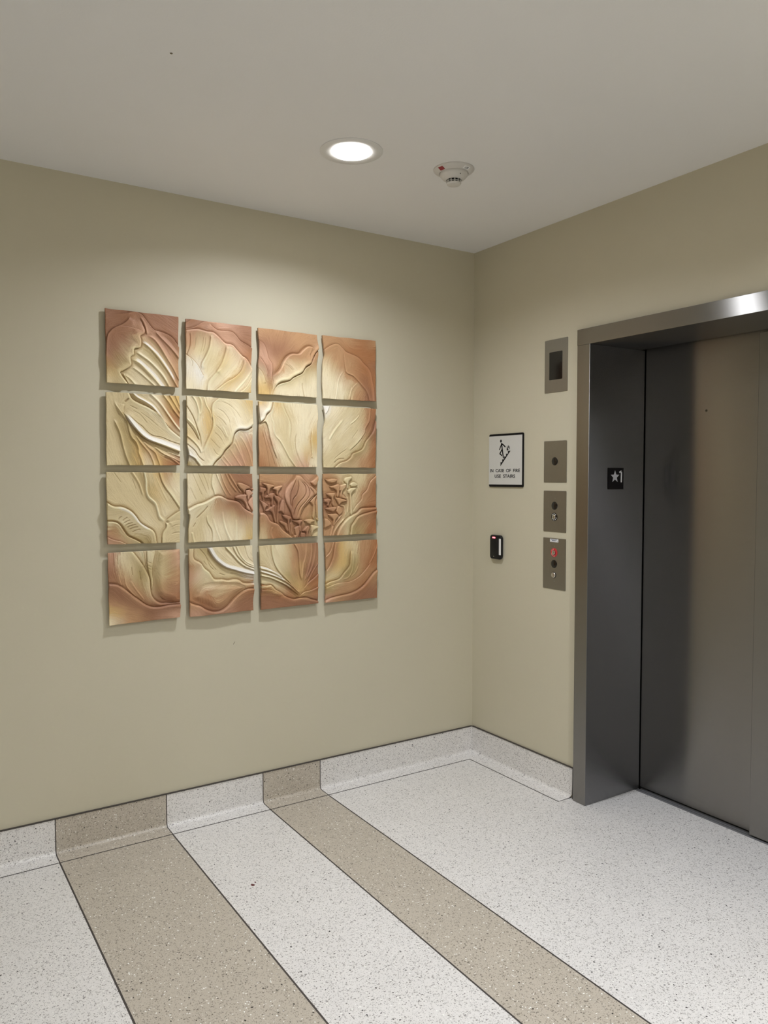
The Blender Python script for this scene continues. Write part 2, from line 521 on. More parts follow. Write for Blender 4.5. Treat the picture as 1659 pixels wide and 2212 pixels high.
# floor designation plate on the jamb
t = empty('floor_number_plate', (0.1587, JAMB_Y, 1.5225), 'black plate with a raised star and the numeral one on the steel side jamb', 'floor number plate')
bm = NB(); prism(bm, rr(0.1587, 1.5225, 0.105, 0.100, 0.002, 3), 0.0, 0.0025, onjamb)
part('plate', bm, MAT['black_matte'], t)
def star(ca, cb, R, r, ky=1.0):
    return [(ca + (R if k % 2 == 0 else r) * math.sin(math.pi * k / 5), cb + ky * (R if k % 2 == 0 else r) * math.cos(math.pi * k / 5)) for k in range(10)]
bm = NB(); prism(bm, star(0.1515, 1.5312, 0.0305, 0.0130, 0.98), 0.0025, 0.0038, onjamb)
part('star', bm, MAT['silver'], t, 'raised silver star', bevel=0.0006)
bm = NB(); stroke(bm, [(0.1845, 1.5530), (0.1960, 1.5575), (0.1952, 1.5085)], 0.0078, 0.0025, 0.0037, onjamb)
part('numeral', bm, MAT['silver_edge'], t, 'raised white numeral one')
bm = NB()
for k in range(3): dome(bm, 0.170 + 0.006 * (k % 2), 1.486 - 0.004 * (k // 2), [(0.0012, 0.0025), (0.0008, 0.0033), (0, 0.0036)], onjamb, 10)
part('braille', bm, MAT['black_matte'], t)

# ------------------------------------------------------------------ plates and sign on the elevator wall
def screw(parent, a, b, d):
    bm = NB()
    dome(bm, a, b, [(0.0034, d), (0.0030, d + 0.0006), (0.0012, d + 0.0009), (0, d + 0.0004)], onright, 14)
    part('screw', bm, MAT['plate'], parent)

def plate_thing(name, label, cat, za, zb, group='steel cover plates beside the elevator'):
    zc = (za + zb) / 2
    t = empty(name, (0, -0.6197, za), label, cat, group)
    bm = NB(); prism(bm, rr(0.6197, zc, 0.1498, zb - za, 0.0025, 3), 0.0, 0.0028, onright)
    part('cover_plate', bm, MAT['plate'], t, bevel=0.0008)
    return t

def dark_lens(parent, a, b, r=0.0198, name='lamp_lens', label='dark round lens'):
    bm = NB(); dome(bm, a, b, [(r, 0.0), (r, 0.0036), (r * .93, 0.0046), (r * .6, 0.0056), (0, 0.0062)], onright, 32)
    part(name, bm, MAT['black_gloss'], parent, label, smooth=40)

t = plate_thing('hall_indicator', 'tall steel plate with a black rectangular display window, topmost of the plates beside the elevator', 'indicator panel', 1.9370, 2.1898)
bm = NB(); prism(bm, rr(0.6190, 2.0640, 0.0855, 0.1330, 0.004, 4), 0.0, 0.0034, onright)
part('display_window', bm, MAT['black_gloss'], t, 'black display window')
screw(t, 0.6203, 2.1496, 0.0028); screw(t, 0.6212, 1.9791, 0.0028)

t = plate_thing('signal_plate', 'steel plate with one single dark round lens, above the key switch plate', 'signal plate', 1.5040, 1.7045)
dark_lens(t, 0.6178, 1.6058)
screw(t, 0.6206, 1.6655, 0.0028); screw(t, 0.6175, 1.5447, 0.0028)

t = plate_thing('key_switch_plate', 'steel plate with a dark lens over a chrome key switch on a black disc', 'key switch plate', 1.2645, 1.4632)
dark_lens(t, 0.6191, 1.3911)
bm = NB(); dome(bm, 0.6189, 1.3372, [(0.0202, 0.0), (0.0202, 0.0036), (0.019, 0.0042), (0.0105, 0.0042)], onright, 32)
ks = part('switch_ring', bm, MAT['black_gloss'], t, 'black switch ring', smooth=40)
bm = NB(); dome(bm, 0.6189, 1.3372, [(0.0108, 0.0), (0.0108, 0.0075), (0.0095, 0.0085), (0, 0.0085)], onright, 24)
kl = part('key_lock', bm, MAT['chrome'], t, 'chrome key barrel', smooth=40)
bm = NB(); box(bm, -0.0088, -0.0080, -0.6189 - 0.0009, -0.6189 + 0.0009, 1.3372 - 0.006, 1.3372 + 0.006)
part('keyway', bm, MAT['black'], kl)
bm = NB()
for a0 in (40, 80, 120, 210, 250, 290, 325):
    a1 = math.radians(a0); a2 = math.radians(a0 + 22)
    prism(bm, [(0.6189 + q * math.cos(a), 1.3372 + q * math.sin(a)) for q, a in ((0.0135, a1), (0.0165, a1), (0.0165, a2), (0.0135, a2))], 0.0038, 0.0046, onright)
part('ring_print', bm, MAT['silver_edge'], ks, 'white ring print')
screw(t, 0.6209, 1.4263, 0.0028); screw(t, 0.6203, 1.3027, 0.0028)

t = plate_thing('call_button_plate', 'lowest steel plate, with red ringed key switch, dark lens, call button and white sticker', 'call button plate', 0.9857, 1.2338)
bm = NB(); prism(bm, rr(0.6192, 1.2225, 0.0555, 0.0150, 0.0008, 2), 0.0028, 0.0033, onright)
st = part('sticker', bm, MAT['sticker'], t, 'white printed sticker')
bm = NB()
for (a, b, ww, hh) in ((0.618, 1.2262, 0.044, 0.0022), (0.617, 1.2222, 0.026, 0.0022), (0.613, 1.2182, 0.036, 0.0009), (0.640, 1.2183, 0.004, 0.0026)):
    prism(bm, rr(a, b, ww, hh, 0.0004, 1), 0.0033, 0.0036, onright)
part('print', bm, MAT['blue_ink'], st, 'blue grey print lines')
bm = NB(); dome(bm, 0.6192, 1.1640, [(0.0222, 0.0), (0.0222, 0.0036), (0.021, 0.0042), (0.0105, 0.0042)], onright, 32)
rg = part('switch_ring', bm, MAT['red'], t, 'red ring', smooth=40)
bm = NB()
for a0 in (95, 130, 200, 225, 255, 275):
    a1 = math.radians(a0); a2 = math.radians(a0 + 17)
    prism(bm, [(0.6192 + q * math.cos(a), 1.1640 + q * math.sin(a)) for q, a in ((0.0150, a1), (0.0185, a1), (0.0185, a2), (0.0150, a2))], 0.0038, 0.0046, onright)
part('ring_print', bm, MAT['pinkish'], rg, 'worn white ring print')
bm = NB(); dome(bm, 0.6192, 1.1640, [(0.0122, 0.0), (0.0122, 0.0048), (0.0115, 0.0052), (0.0108, 0.0052)], onright, 24)
part('inner_ring', bm, MAT['dark_red'], t, 'dark red inner ring', smooth=40)
bm = NB(); dome(bm, 0.6192, 1.1640, [(0.0103, 0.0), (0.0103, 0.0082), (0.009, 0.0092), (0, 0.0092)], onright, 24)
kl = part('key_lock', bm, MAT['chrome'], t, 'chrome key barrel', smooth=40)
bm = NB(); box(bm, -0.0095, -0.0088, -0.6192 - 0.0012, -0.6192 + 0.0012, 1.1640 - 0.0065, 1.1640 + 0.0065)
part('keyway', bm, MAT['black'], kl)
dark_lens(t, 0.6194, 1.1087)
bm = NB(); dome(bm, 0.6193, 1.0546, [(0.0150, 0.0), (0.0150, 0.0031), (0.0132, 0.0031)], onright, 32)
part('button_surround', bm, MAT['black'], t, 'black gap around the button', smooth=40)
bm = NB(); dome(bm, 0.6190, 1.0548, [(0.0132, 0.0), (0.0132, 0.0080), (0.0118, 0.0094), (0, 0.0098)], onright, 32)
part('call_button', bm, MAT['chrome'], t, 'round steel call button', smooth=40)
screw(t, 0.6215, 1.1937, 0.0028); screw(t, 0.6205, 1.0239, 0.0028)

# stair sign
t = empty('fire_stairs_sign', (0, -0.271, 1.478), 'white square sign with a black figure on stairs, reading in case of fire use stairs', 'sign')
bm = NB(); prism(bm, rr(0.2712, 1.6166, 0.2610, 0.2770, 0.008, 5), 0.0, 0.0080, onright)
part('backing_plate', bm, MAT['black_matte'], t, 'black backing plate', bevel=0.001)
bm = NB(); prism(bm, rr(0.2690, 1.6175, 0.2545, 0.2535, 0.0008, 2), 0.0078, 0.0092, onright)
part('sign_face', bm, MAT['white_face'], t, 'white sign face')
D0, D1 = 0.0092, 0.0099
bm = NB()
prism(bm, circ(0.2364, 1.7172, 0.0062, 24, 0.0076), D0, D1, onright)
for L, wd in (([(0.2405, 1.7035), (0.2445, 1.6895), (0.2475, 1.6711), (0.2562, 1.6295)], 0.0074), ([(0.2425, 1.7035), (0.2560, 1.6965), (0.2695, 1.6868)], 0.0066),
              ([(0.2400, 1.7000), (0.2330, 1.6860), (0.2258, 1.6735)], 0.0060), ([(0.2445, 1.6720), (0.2288, 1.6520), (0.2425, 1.6425)], 0.0070)):
    stroke(bm, L, wd, D0, D1, onright)
prism(bm, [(0.234, 1.6072), (0.2477, 1.6072), (0.2477, 1.6222), (0.2624, 1.6222), (0.2624, 1.6365), (0.2769, 1.6365), (0.2769, 1.6505), (0.2914, 1.6505), (0.2914, 1.6652), (0.3102, 1.6652), (0.2342, 1.5873)], D0, D1, onright)
prism(bm, [(0.2845, 1.6640), (0.2815, 1.6731), (0.2828, 1.6822), (0.2865, 1.6926), (0.2878, 1.6820), (0.2905, 1.6750), (0.2950, 1.6712), (0.2885, 1.6690), (0.2868, 1.6660)], D0, D1, onright)
prism(bm, [(0.2916, 1.6805), (0.2948, 1.6938), (0.3000, 1.6880), (0.3030, 1.6815), (0.3030, 1.6755), (0.3001, 1.6722), (0.2993, 1.6790), (0.2975, 1.6850), (0.2958, 1.6800)], D0, D1, onright)
part('pictogram', bm, MAT['black_matte'], t, 'black pictogram of a figure descending burning stairs')
lettering('lettering', 'IN  CASE  OF  FIRE', 0.02, onright, 0.2665, 1.5634, D0, MAT['black_matte'], t, 0.2300, 0.0180, bold=0.0002)
lettering('lettering', 'USE  STAIRS', 0.02, onright, 0.2671, 1.5344, D0, MAT['black_matte'], t, 0.1572, 0.0180, bold=0.0002)

# card reader
t = empty('card_reader', (0, -0.21, 1.098), 'black card reader with glowing red light and white label, below the fire stairs sign', 'card reader')
bm = NB()
RINGS = ((0.2045, 0.086, 0.118, 0.0), (0.2050, 0.091, 0.1265, 0.004), (0.2090, 0.0915, 0.1275, 0.017), (0.2120, 0.083, 0.120, 0.022))
for (c1, w1, h1, d1), (c2, w2, h2, d2) in zip(RINGS, RINGS[1:]):
    A = rr(c1, 1.1605, w1, h1, 0.016, 6); B = rr(c2, 1.1605, w2, h2, 0.016, 6)
    va = [bm.verts.new(onright(a, b, d1)) for a, b in A]; vb = [bm.verts.new(onright(a, b, d2)) for a, b in B]
    for k in range(len(A)):
        bm.faces.new((va[k], va[(k + 1) % len(A)], vb[(k + 1) % len(A)], vb[k]))
    if d2 == 0.022: bm.faces.new(vb)
    if d1 == 0.0: bm.faces.new(va)
bmesh.ops.remove_doubles(bm, verts=bm.verts, dist=1e-6)
part('reader_body', bm, MAT['black'], t, smooth=35)
bm = NB(); prism(bm, rr(0.1995, 1.2105, 0.0230, 0.0075, 0.003, 4), 0.0215, 0.0232, onright)
part('indicator_light', bm, MAT['led'], t, 'glowing red indicator light')
bm = NB(); prism(bm, rr(0.2470, 1.1640, 0.0140, 0.0860, 0.001, 2), 0.0210, 0.0226, onright)
part('side_label', bm, MAT['sticker'], t, 'white printed label')
bm = NB(); dome(bm, 0.1985, 1.1110, [(0.0028, 0.0218), (0.0024, 0.0226), (0, 0.0228)], onright, 12)
part('screw', bm, MAT['chrome'], t)
bm = NB(); dome(bm, 0.2340, 1.2130, [(0.0028, 0.0218), (0.0024, 0.0226), (0, 0.0228)], onright, 12)
part('screw', bm, MAT['black_gloss'], t)

# ------------------------------------------------------------------ ceiling fittings
def oncei(a, b, d):
    return (a, b, CEIL - d)

def downlight(x, y, watts, label):
    t = empty('downlight', (x, y, CEIL), label, 'ceiling light', 'recessed ceiling downlights')
    bm = NB(); dome(bm, x, y, [(0.1175, 0.0), (0.1175, 0.0022), (0.115, 0.0036), (0.076, 0.0030), (0.0715, 0.0015), (0.0715, 0.0)], oncei, 48)
    part('trim_ring', bm, MAT['white_trim'], t, 'white trim ring', smooth=40)
    bm = NB(); dome(bm, x, y, [(0.0735, 0.0005), (0.0735, -0.030)], oncei, 48)
    part('reflector', bm, MAT['white_trim'], t, 'white reflector', smooth=40)
    bm = NB(); dome(bm, x, y, [(0.0708, 0.0), (0.0708, 0.0065), (0.0695, 0.0075), (0.0680, 0.0065), (0.0660, -0.0295), (0, -0.0295)], oncei, 48)
    part('lens', bm, MAT['lens'], t, 'glowing white lens')
    ld = bpy.data.lights.new('downlight_lamp', 'AREA')
    ld.shape = 'DISK'
    ld.size = 0.128
    ld.energy = watts
    ld.color = LAMP_COLOUR
    lo = bpy.data.objects.new('lamp', ld)
    lo.parent = t
    lo.location = (0, 0, 0.027)
    COL.objects.link(lo)
    return t

LL = ['round recessed downlight glowing white in the ceiling in front of the art wall',
      'added unseen ceiling downlight right of the view, near the elevator wall',
      'added unseen ceiling downlight behind the viewer, far from the elevator wall',
      'added unseen ceiling downlight behind the viewer, farthest from the art wall']
for (x, y, watts), lb in zip(LAMPS, LL):
    downlight(x, y, watts, lb)

SX, SY = -0.8075, -0.8545
t = empty('smoke_detector', (SX, SY, CEIL), 'white round smoke detector with a red sticker on the ceiling beside the downlight', 'smoke detector')
bm = NB(); dome(bm, SX, SY, [(0.0800, 0.0), (0.0800, 0.004), (0.077, 0.0075), (0.0585, 0.0165), (0.0565, 0.0165)], oncei, 48)
part('mounting_base', bm, MAT['white_plastic'], t, smooth=35)
bm = NB(); dome(bm, SX, SY, [(0.0550, 0.012), (0.0550, 0.0215), (0.0535, 0.0260), (0.0450, 0.0360), (0.0335, 0.0420), (0.0300, 0.0425)], oncei, 48)
part('detector_body', bm, MAT['white_plastic'], t, smooth=35)
bm = NB(); dome(bm, SX, SY, [(0.0255, 0.041), (0.0255, 0.0545)], oncei, 48)
part('sensor_chamber', bm, MAT['black'], t, 'dark slotted sensor chamber', smooth=40)
bm = NB()
dome(bm, SX, SY, [(0.0285, 0.0475), (0.0295, 0.0482), (0.0285, 0.0490), (0.0250, 0.0490), (0.0250, 0.0475), (0.0285, 0.0475)], oncei, 48)
for k in range(12):
    a = 2 * math.pi * k / 12
    c, s = math.cos(a), math.sin(a)
    for q in (0,):
        p0 = Vector((SX + 0.0272 * c, SY + 0.0272 * s, 0))
        e1 = Vector((c, s, 0)) * 0.002; e2 = Vector((-s, c, 0)) * 0.0014
        prism(bm, [(p0 + e1 + e2)[:2], (p0 - e1 + e2)[:2], (p0 - e1 - e2)[:2], (p0 + e1 - e2)[:2]], 0.041, 0.0550, oncei)
part('vent_ring', bm, MAT['white_plastic'], t, 'white slotted vent ring')
bm = NB(); dome(bm, SX, SY, [(0.0290, 0.0535), (0.0285, 0.0560), (0.0255, 0.0605), (0.015, 0.0625), (0, 0.0630)], oncei, 48)
part('sensor_cap', bm, MAT['white_plastic'], t, smooth=40)
vd = Vector((CAM_POS[0] - SX, CAM_POS[1] - SY, 0)).normalized()
vr = Vector((-vd.y, vd.x, 0))        # sideways, towards the right of the picture is -vr... set below
def on_flange(ang, u, v, lift=0.0):
    """a point on the sloping flange of the base, ang = turned from the side facing the door"""
    d = Matrix.Rotation(ang, 3, 'Z') @ vd
    sd = Vector((-d.y, d.x, 0))
    r = 0.0680 + v
    z = 0.0075 + (0.077 - r) / (0.077 - 0.0585) * 0.009 + lift
    q = d * r + sd * u
    return Vector((SX + q.x, SY + q.y, CEIL - z))
def flange_label(name, ang, hw, hv, mat, parent, label, lift=0.0006):
    bm = NB()
    V = []
    for l in (-0.003, lift):
        for u, v in ((-hw, -hv), (hw, -hv), (hw, hv), (-hw, hv)):
            V.append(bm.verts.new(on_flange(ang, u, v, l)))
    for f in ((0, 1, 2, 3), (4, 5, 6, 7), (0, 1, 5, 4), (1, 2, 6, 5), (2, 3, 7, 6), (3, 0, 4, 7)):
        bm.faces.new([V[i] for i in f])
    return part(name, bm, mat, parent, label)
RED_A, WHITE_A = -0.78, 0.80
flange_label('sticker', RED_A, 0.0115, 0.0075, MAT['dark_red'], t, 'dark red sticker')
ws = flange_label('sticker', WHITE_A, 0.0150, 0.0065, MAT['sticker'], t, 'white sticker with black characters')
bm = NB()
dd = Matrix.Rotation(0.55, 3, 'Z') @ vd
c0 = Vector((SX, SY, 0)) + dd * 0.0485
prism(bm, circ(c0.x, c0.y, 0.0017, 10), 0.0295, 0.0330, oncei)
part('status_light', bm, MAT['black'], t, 'tiny dark status light')
def on_white(a, b, d):
    return on_flange(WHITE_A, a, b, 0.0006 + d)
lettering('sticker_text', 'L08', 0.01, on_white, 0.0015, 0.0, 0.0, MAT['black_matte'], ws, 0.0155, 0.0082, thick=0.0003)

TILES = [
 (11, (-1.9499, 2.2183), [(-1.1, -0.9), (302.3, 0.9), (299.4, 301.6), (1.1, 300.0)], {}, 'bbbbbbbb bbbppbbb bbbtppbb bbbkktpb bbkkokpt bokkcokt yokckckt kkkckckt', """S 3 12 -1,184 4,116 17,90 36,73 68,55 87,38 98,21
S 6 14 98,6 121,1 144,9 159,26 178,49 197,68 230,75 264,87 288,110 304,134
S 7 22 134,21 149,52 158,74 154,88 139,99 142,114 142,133 136,147 115,153 111,167 111,178 97,191 99,223 66,248 55,255 64,273 84,298
F 4 8 168,92 197,109 220,136 245,175 274,220 300,269
F 4.5 8 144,122 173,142 206,174 234,209 262,250 291,299
F 4.5 8 119,166 141,180 172,200 205,229 234,262 255,299
F 4.5 9 103,198 133,213 160,238 190,268 219,300
F 3 6 102,228 133,249 159,270 194,299
F 3 6 72,265 94,279 113,299
F 4 8 197,74 220,95 248,120 275,147 303,180
L 3 5 64,258 86,298
L 3 6 136,21 151,42 162,70 166,93
B 4.4 w .8 145,115 175,136 208,164 237,199 264,240 286,278
B 6 w .8 118,192 141,208 172,233 204,264 233,301
B 4.2 c .8 121,160 142,174 172,194 205,223 234,254 253,288
B 3.5 o .6 168,102 192,121 220,150 239,179 258,213
B 3 o .6 142,145 171,162 201,190 230,229 252,262
B 3 o .6 107,207 135,228 160,251 190,284
B 3 b .4 203,83 226,110 247,139 269,177
B 5 p .5 226,87 256,111 279,137 303,166
N 38,139 66,169
N 16,173 43,214
N 173,15 241,47 300,80"""),
 (12, (-1.6159, 2.2113), [(0.4, -1.7), (304.0, 1.7), (300.2, 299.2), (-0.4, 298.5)], {}, 'bbppppbb pbppppbb tkkcpppb tkkkkcpe ckkkykce wwkkkcyc cwckcyyc ccccyccy', """S 6 18 -1,48 25,42 58,38 92,44 121,46 147,63 177,87 209,92 233,113 257,137 279,150 306,192
S 5 12 105,7 122,23 149,35 203,34 227,48 247,70 280,86 306,100
S 3 6 -1,42 30,34 55,20 84,3 130,1
S 2 5 -1,18 14,6 26,-2
G 2.5 1.6 15,54 19,84 16,117 4,150
L 3.5 10 106,55 108,79 102,116 86,153 69,185 67,213
L 3 11 181,97 178,125 165,167 147,199 132,220
L 3.5 9 265,147 261,176 248,208 219,237 175,264 134,298
S 3 15 2,152 32,174 52,196 71,231 81,240
L 2 9 163,192 119,238 98,267 94,296
L 2 5 301,234 289,255 276,275 249,297
G 1 1.5 44,69 41,105 32,134
G 1 1.5 77,66 74,102 64,143
G 1 1.5 87,67 85,101 74,138
G 1.2 1.5 6,154 26,180 26,202
R 1.5 4 227,294 276,239 301,196
N 217,151 184,194 151,238
N 186,31 230,23 296,12"""),
 (13, (-1.2797, 2.2067), [(0.4, -2.1), (300.3, 2.1), (299.9, 297.3), (-0.4, 296.7)], {'L': [(0.0, 0.0), (0.393, 6.1), (0.562, 0.1), (1.0, 0.0)], 'R': [(0.0, 0.0), (0.297, 7.0), (0.492, 0.6), (1.0, 0.0)]}, 'tttttttt bbbbtttt pbbbbttt ppbttttt bpttckko cbtckkoc ybckkccc yycccccc', """S 3 9 2,54 27,69 41,102 50,133 66,157 68,186 65,214 72,268
S 2.5 7 2,126 26,153 40,180 49,215
S 3 7 -1,180 17,198 30,227 36,249
S 7 22 67,216 86,197 105,175 124,139 143,116 167,102 201,99 220,82 247,62 272,62 291,74
L 7 20 74,289 86,257 104,239 128,231 154,225 171,211 195,198 220,184 239,156 266,139 274,121 289,91 309,70
S 3 5 86,270 95,254 114,244 142,235 161,226 174,214 200,201 224,188 239,165 266,146 279,127 294,93
G 1.2 3 222,231 224,261 231,293
N 167,67 192,33 221,9
N 97,46 106,14
N 138,149 166,179
N 191,134 215,164
G 1 1.6 129,152 150,161 174,180
G 1 1.6 150,154 167,166 178,180
N 251,173 251,281"""),
 (14, (-0.9475, 2.2065), [(-0.5, 0.4), (298.0, -0.4), (297.6, 298.8), (0.5, 299.7)], {'L': [(0.0, 0.0), (0.224, 6.5), (0.31, 10.0), (0.43, 1.0), (0.666, -2.2), (1.0, 0.0)]}, 'ttttteet ttteeeee ttttteee ktttteeb ckttteee cccttebe ccccktbe ccckttbb', """S 3.5 14 6,70 36,49 67,35 88,36 108,52 124,66 150,75 176,82 202,93 224,114 253,137 269,163 277,199 288,249 289,299
L 2.5 9 117,66 118,113 123,146 131,170 165,182 194,204 221,228 247,258 262,301
R 1 3 113,158 92,193 83,221 71,297
R 1 2 194,214 173,231 154,257
R 1.2 3 162,234 146,293
N 18,154 5,296
N 72,159 43,294
N 299,56 226,78
N 299,110 240,113
N 239,261 212,294"""),
 (21, (-1.9537, 1.8796), [(1.6, -0.1), (306.7, 0.1), (303.9, 297.4), (-1.6, 299.2)], {}, 'kkkoccyy kkkkccey kokkkcye kokkkkce koookkkc kkoykkkc kkoyeykc kkoycyee', """S 6 18 92,-2 104,22 131,38 169,53 206,75 229,97 258,138 306,178
F 5 8 105,-3 123,15 152,29 183,47 206,71 237,107 266,145
F 4 8 180,-2 205,20 230,48 259,90 283,123 308,152
F 3.5 7 234,-3 260,31 280,62 308,96
F 3.5 6 263,0 284,34 308,72
F 3 5 288,0 308,45
L 9 13 66,79 88,109 112,140 138,169 163,187 198,202 247,219 310,242
G 1.8 1.5 69,75 96,97 122,119 145,136 164,156 189,173 228,180 264,195 308,209
F 4 7 31,26 38,50 53,74 71,98 84,120 89,143 93,162 102,183 119,202 128,229 128,246 137,268 148,300
F 4 7 28,107 39,132 51,160 60,194 67,226 78,264 92,300
F 3 6 114,166 132,196 155,224 174,248 187,277 193,299
F 3 6 146,196 170,222 198,245 209,273 218,299
F 2.5 6 190,216 227,245 261,264 305,297
F 2 4 247,240 277,250 307,262
F 2 4 237,252 273,266 305,282
G 1 1.5 104,70 138,88 170,125
G 1 1.5 132,72 180,105 215,135
G 1 1.5 92,49 126,65
G 3 3 91,21 74,37
S 2.5 8 74,48 68,68 71,83
B 3.2 w .75 112,-2 135,16 162,30 192,50 216,76 237,103
B 3.5 c .7 191,0 212,20 236,48 265,90 287,121 308,148
B 3 o .75 97,7 108,25 138,41 173,55 204,77 227,101
B 3 o .5 143,4 162,17 193,36 218,66 241,103
B 3 o .6 42,40 58,72 77,102 89,128
B 4 o .6 102,172 121,192 140,223 158,258
B 9.5 w .85 73,83 99,114 125,140 150,164 175,183 204,192 248,205 310,226
N 13,127 35,221
N 7,250 25,298"""),
 (22, (-1.6149, 1.8804), [(-0.7, -2.2), (304.5, 2.2), (303.0, 300.1), (0.7, 299.0)], {'L': [(0.0, 0.0), (0.365, 0.8), (0.684, 0.5), (0.837, 6.6), (1.0, 0.0)]}, 'ckcckcky ckykccck ccykccck kcykccwc ykykkkkt cckkkktp wcckktpt occcpppt', """L 8 28 110,301 125,279 153,254 171,227 199,199 208,174 217,151 237,136 278,133 308,112
S 3 4 118,301 133,281 160,256 177,231 204,206 213,176 222,155 242,140 280,137 308,119
L 3 10 149,-2 121,22 112,43 112,73 116,103 112,136 94,177 77,214 64,245
R 2 3 79,6 87,34 104,63 112,96
R 3 4 23,-3 39,18 49,46 53,76 46,110
R 2.5 4 54,-1 64,21 64,55 57,82
G 3 2 0,42 20,73 34,102 46,138 58,176 64,227
R 3 3.5 -1,97 22,119 40,146 58,192
G 3 2 -1,110 17,131 34,155 56,194
L 2.5 8 0,172 27,195 51,223 60,247
G 2.5 2 1,207 30,231 51,261 76,283
L 4 10 3,253 28,266 40,280 57,302
G 1 1.5 149,12 194,28 229,58 249,90
G 1 1.5 134,44 166,61 190,92 194,113
G 1 1.5 129,78 159,96 180,122
G 1 1.5 127,117 154,143 176,179
G 1 1.5 120,150 145,170 158,190
G 1 1.5 102,177 128,205 147,225
G 1 1.5 115,222 127,244 144,256
R 1 3 214,75 224,104 226,124
R 1 3 159,122 172,149 180,175
R 2 3.5 213,189 230,219 252,261 269,300
R 2 3.5 242,161 268,202 290,254 300,300
R 1.5 3 268,150 290,202 302,233
R 1.5 3 192,218 218,259 247,300
R 1.5 3 162,252 203,301
R 1.5 3 151,264 183,301
R 1.5 3 219,168 239,213 258,265"""),
 (23, (-1.2799, 1.8753), [(-1.2, -0.7), (301.2, 0.7), (298.9, 297.2), (1.2, 296.8)], {'L': [(0.0, 0.0), (0.319, 5.2), (0.404, -0.2), (1.0, 0.0)], 'R': [(0.0, 0.0), (0.21, 5.9), (0.338, -1.5), (0.635, -0.8), (1.0, 0.0)]}, 'ycykcccc wcckkccc kckkkccc tckkcccy tpckkccy ttckkcky ttcckcyc ettkkppc', """S 8 20 67,-3 57,35 36,55 24,79 0,98
L 2.5 4 76,0 63,39 42,61 31,80 0,105
R 2.5 3 76,-2 62,62 73,100 79,147 103,176 121,204 138,233 152,257 186,300
L 1.5 15 79,147 103,176 121,204 138,233 152,257 186,300
L 3.5 10 4,102 31,91 47,126 54,164 70,215 95,273
S 2.5 8 116,-2 134,40 153,76 160,110 157,170
G 1.2 3 194,135 184,170 188,217 207,263 224,293
L 3 6 274,121 267,168 271,234 266,253
G 1 1.6 24,119 40,173 65,247 83,294
G 1 1.6 15,132 33,195 53,292
N 214,17 225,125
N 292,24 250,124 247,245
N 23,290 15,153"""),
 (24, (-0.946, 1.8714), [(-0.4, -0.3), (296.0, 0.3), (295.6, 294.9), (0.4, 294.2)], {'L': [(0.0, 0.0), (0.13, 9.8), (0.25, 9.5), (0.371, 0.9), (0.627, -0.7), (1.0, 0.0)]}, 'wcckkkte cckckktb kckckkeb ckckkctb ckkckkoe ckkkkoke kkkkotte kkktktte', """S 4.5 14 62,296 89,275 126,263 152,245 162,228 184,219 213,207 226,191 237,168 264,137 284,107 297,58
R 1.5 2 205,32 179,60 147,84
S 2 10 267,6 262,59 237,101 232,124 192,171 157,201 144,213
G 1 1.5 200,103 157,154
G 1.2 2 58,255 89,230 131,204
G 1.5 3 56,275 84,254 120,250
R 1.5 5 116,54 69,107 43,143 30,166
S 2 8 34,-3 23,24 11,40
N 126,19 59,107 33,157
N 144,181 58,255
N 264,179 210,271"""),
 (31, (-1.9566, 1.5509), [(-0.5, -0.8), (307.3, 0.8), (301.8, 302.1), (0.5, 297.0)], {}, 'kkkokytk kkkkokkc kkkkoykc kkkkkkkk kkkkkkck kckkckkk toockkkk ptkookkk', """S 8 24 -3,122 25,140 59,143 92,159 115,183 134,211 157,228 184,244 196,266 201,306
G 4 4 -2,200 28,202 50,214 68,242 85,264 117,281 136,293 144,304
S 4 14 -2,203 28,205 48,217 66,245 83,267 115,284 134,296 142,304
S 3.5 9 -6,264 19,278 52,288 77,301
R 4 5 153,-1 160,36 161,77 170,104 197,130 207,160 216,190 242,213
R 3 4 102,-1 121,26 136,57 149,104
L 3 10 216,-1 228,38 246,70 268,100 301,150
L 5 15 309,163 289,174 264,190 242,207
L 4 14 242,213 244,235 227,262 225,307
R 1 2 199,10 218,56 240,102 253,126
G 1.6 2 43,196 48,189 58,182
G 1.6 2 60,202 69,194 81,186
G 1.6 2 65,212 78,204 92,198
G 1.6 2 70,223 84,215 103,210
G 1.6 2 78,231 95,222 116,218
G 1.6 2 86,239 105,231 126,228
G 1.6 2 97,251 116,242 135,239
G 1.2 2 265,265 286,259 305,259
G 1.2 2 266,236 286,226 306,225
G 1 1.5 31,3 60,45
G 1 1.5 102,24 120,73
N 17,35 63,122
N 120,123 177,203
B 5 c .6 154,-1 160,36 161,77 170,104 197,130 207,160 216,190 242,213
B 5 w .5 34,144 72,157 100,175 122,203 147,225 176,244"""),
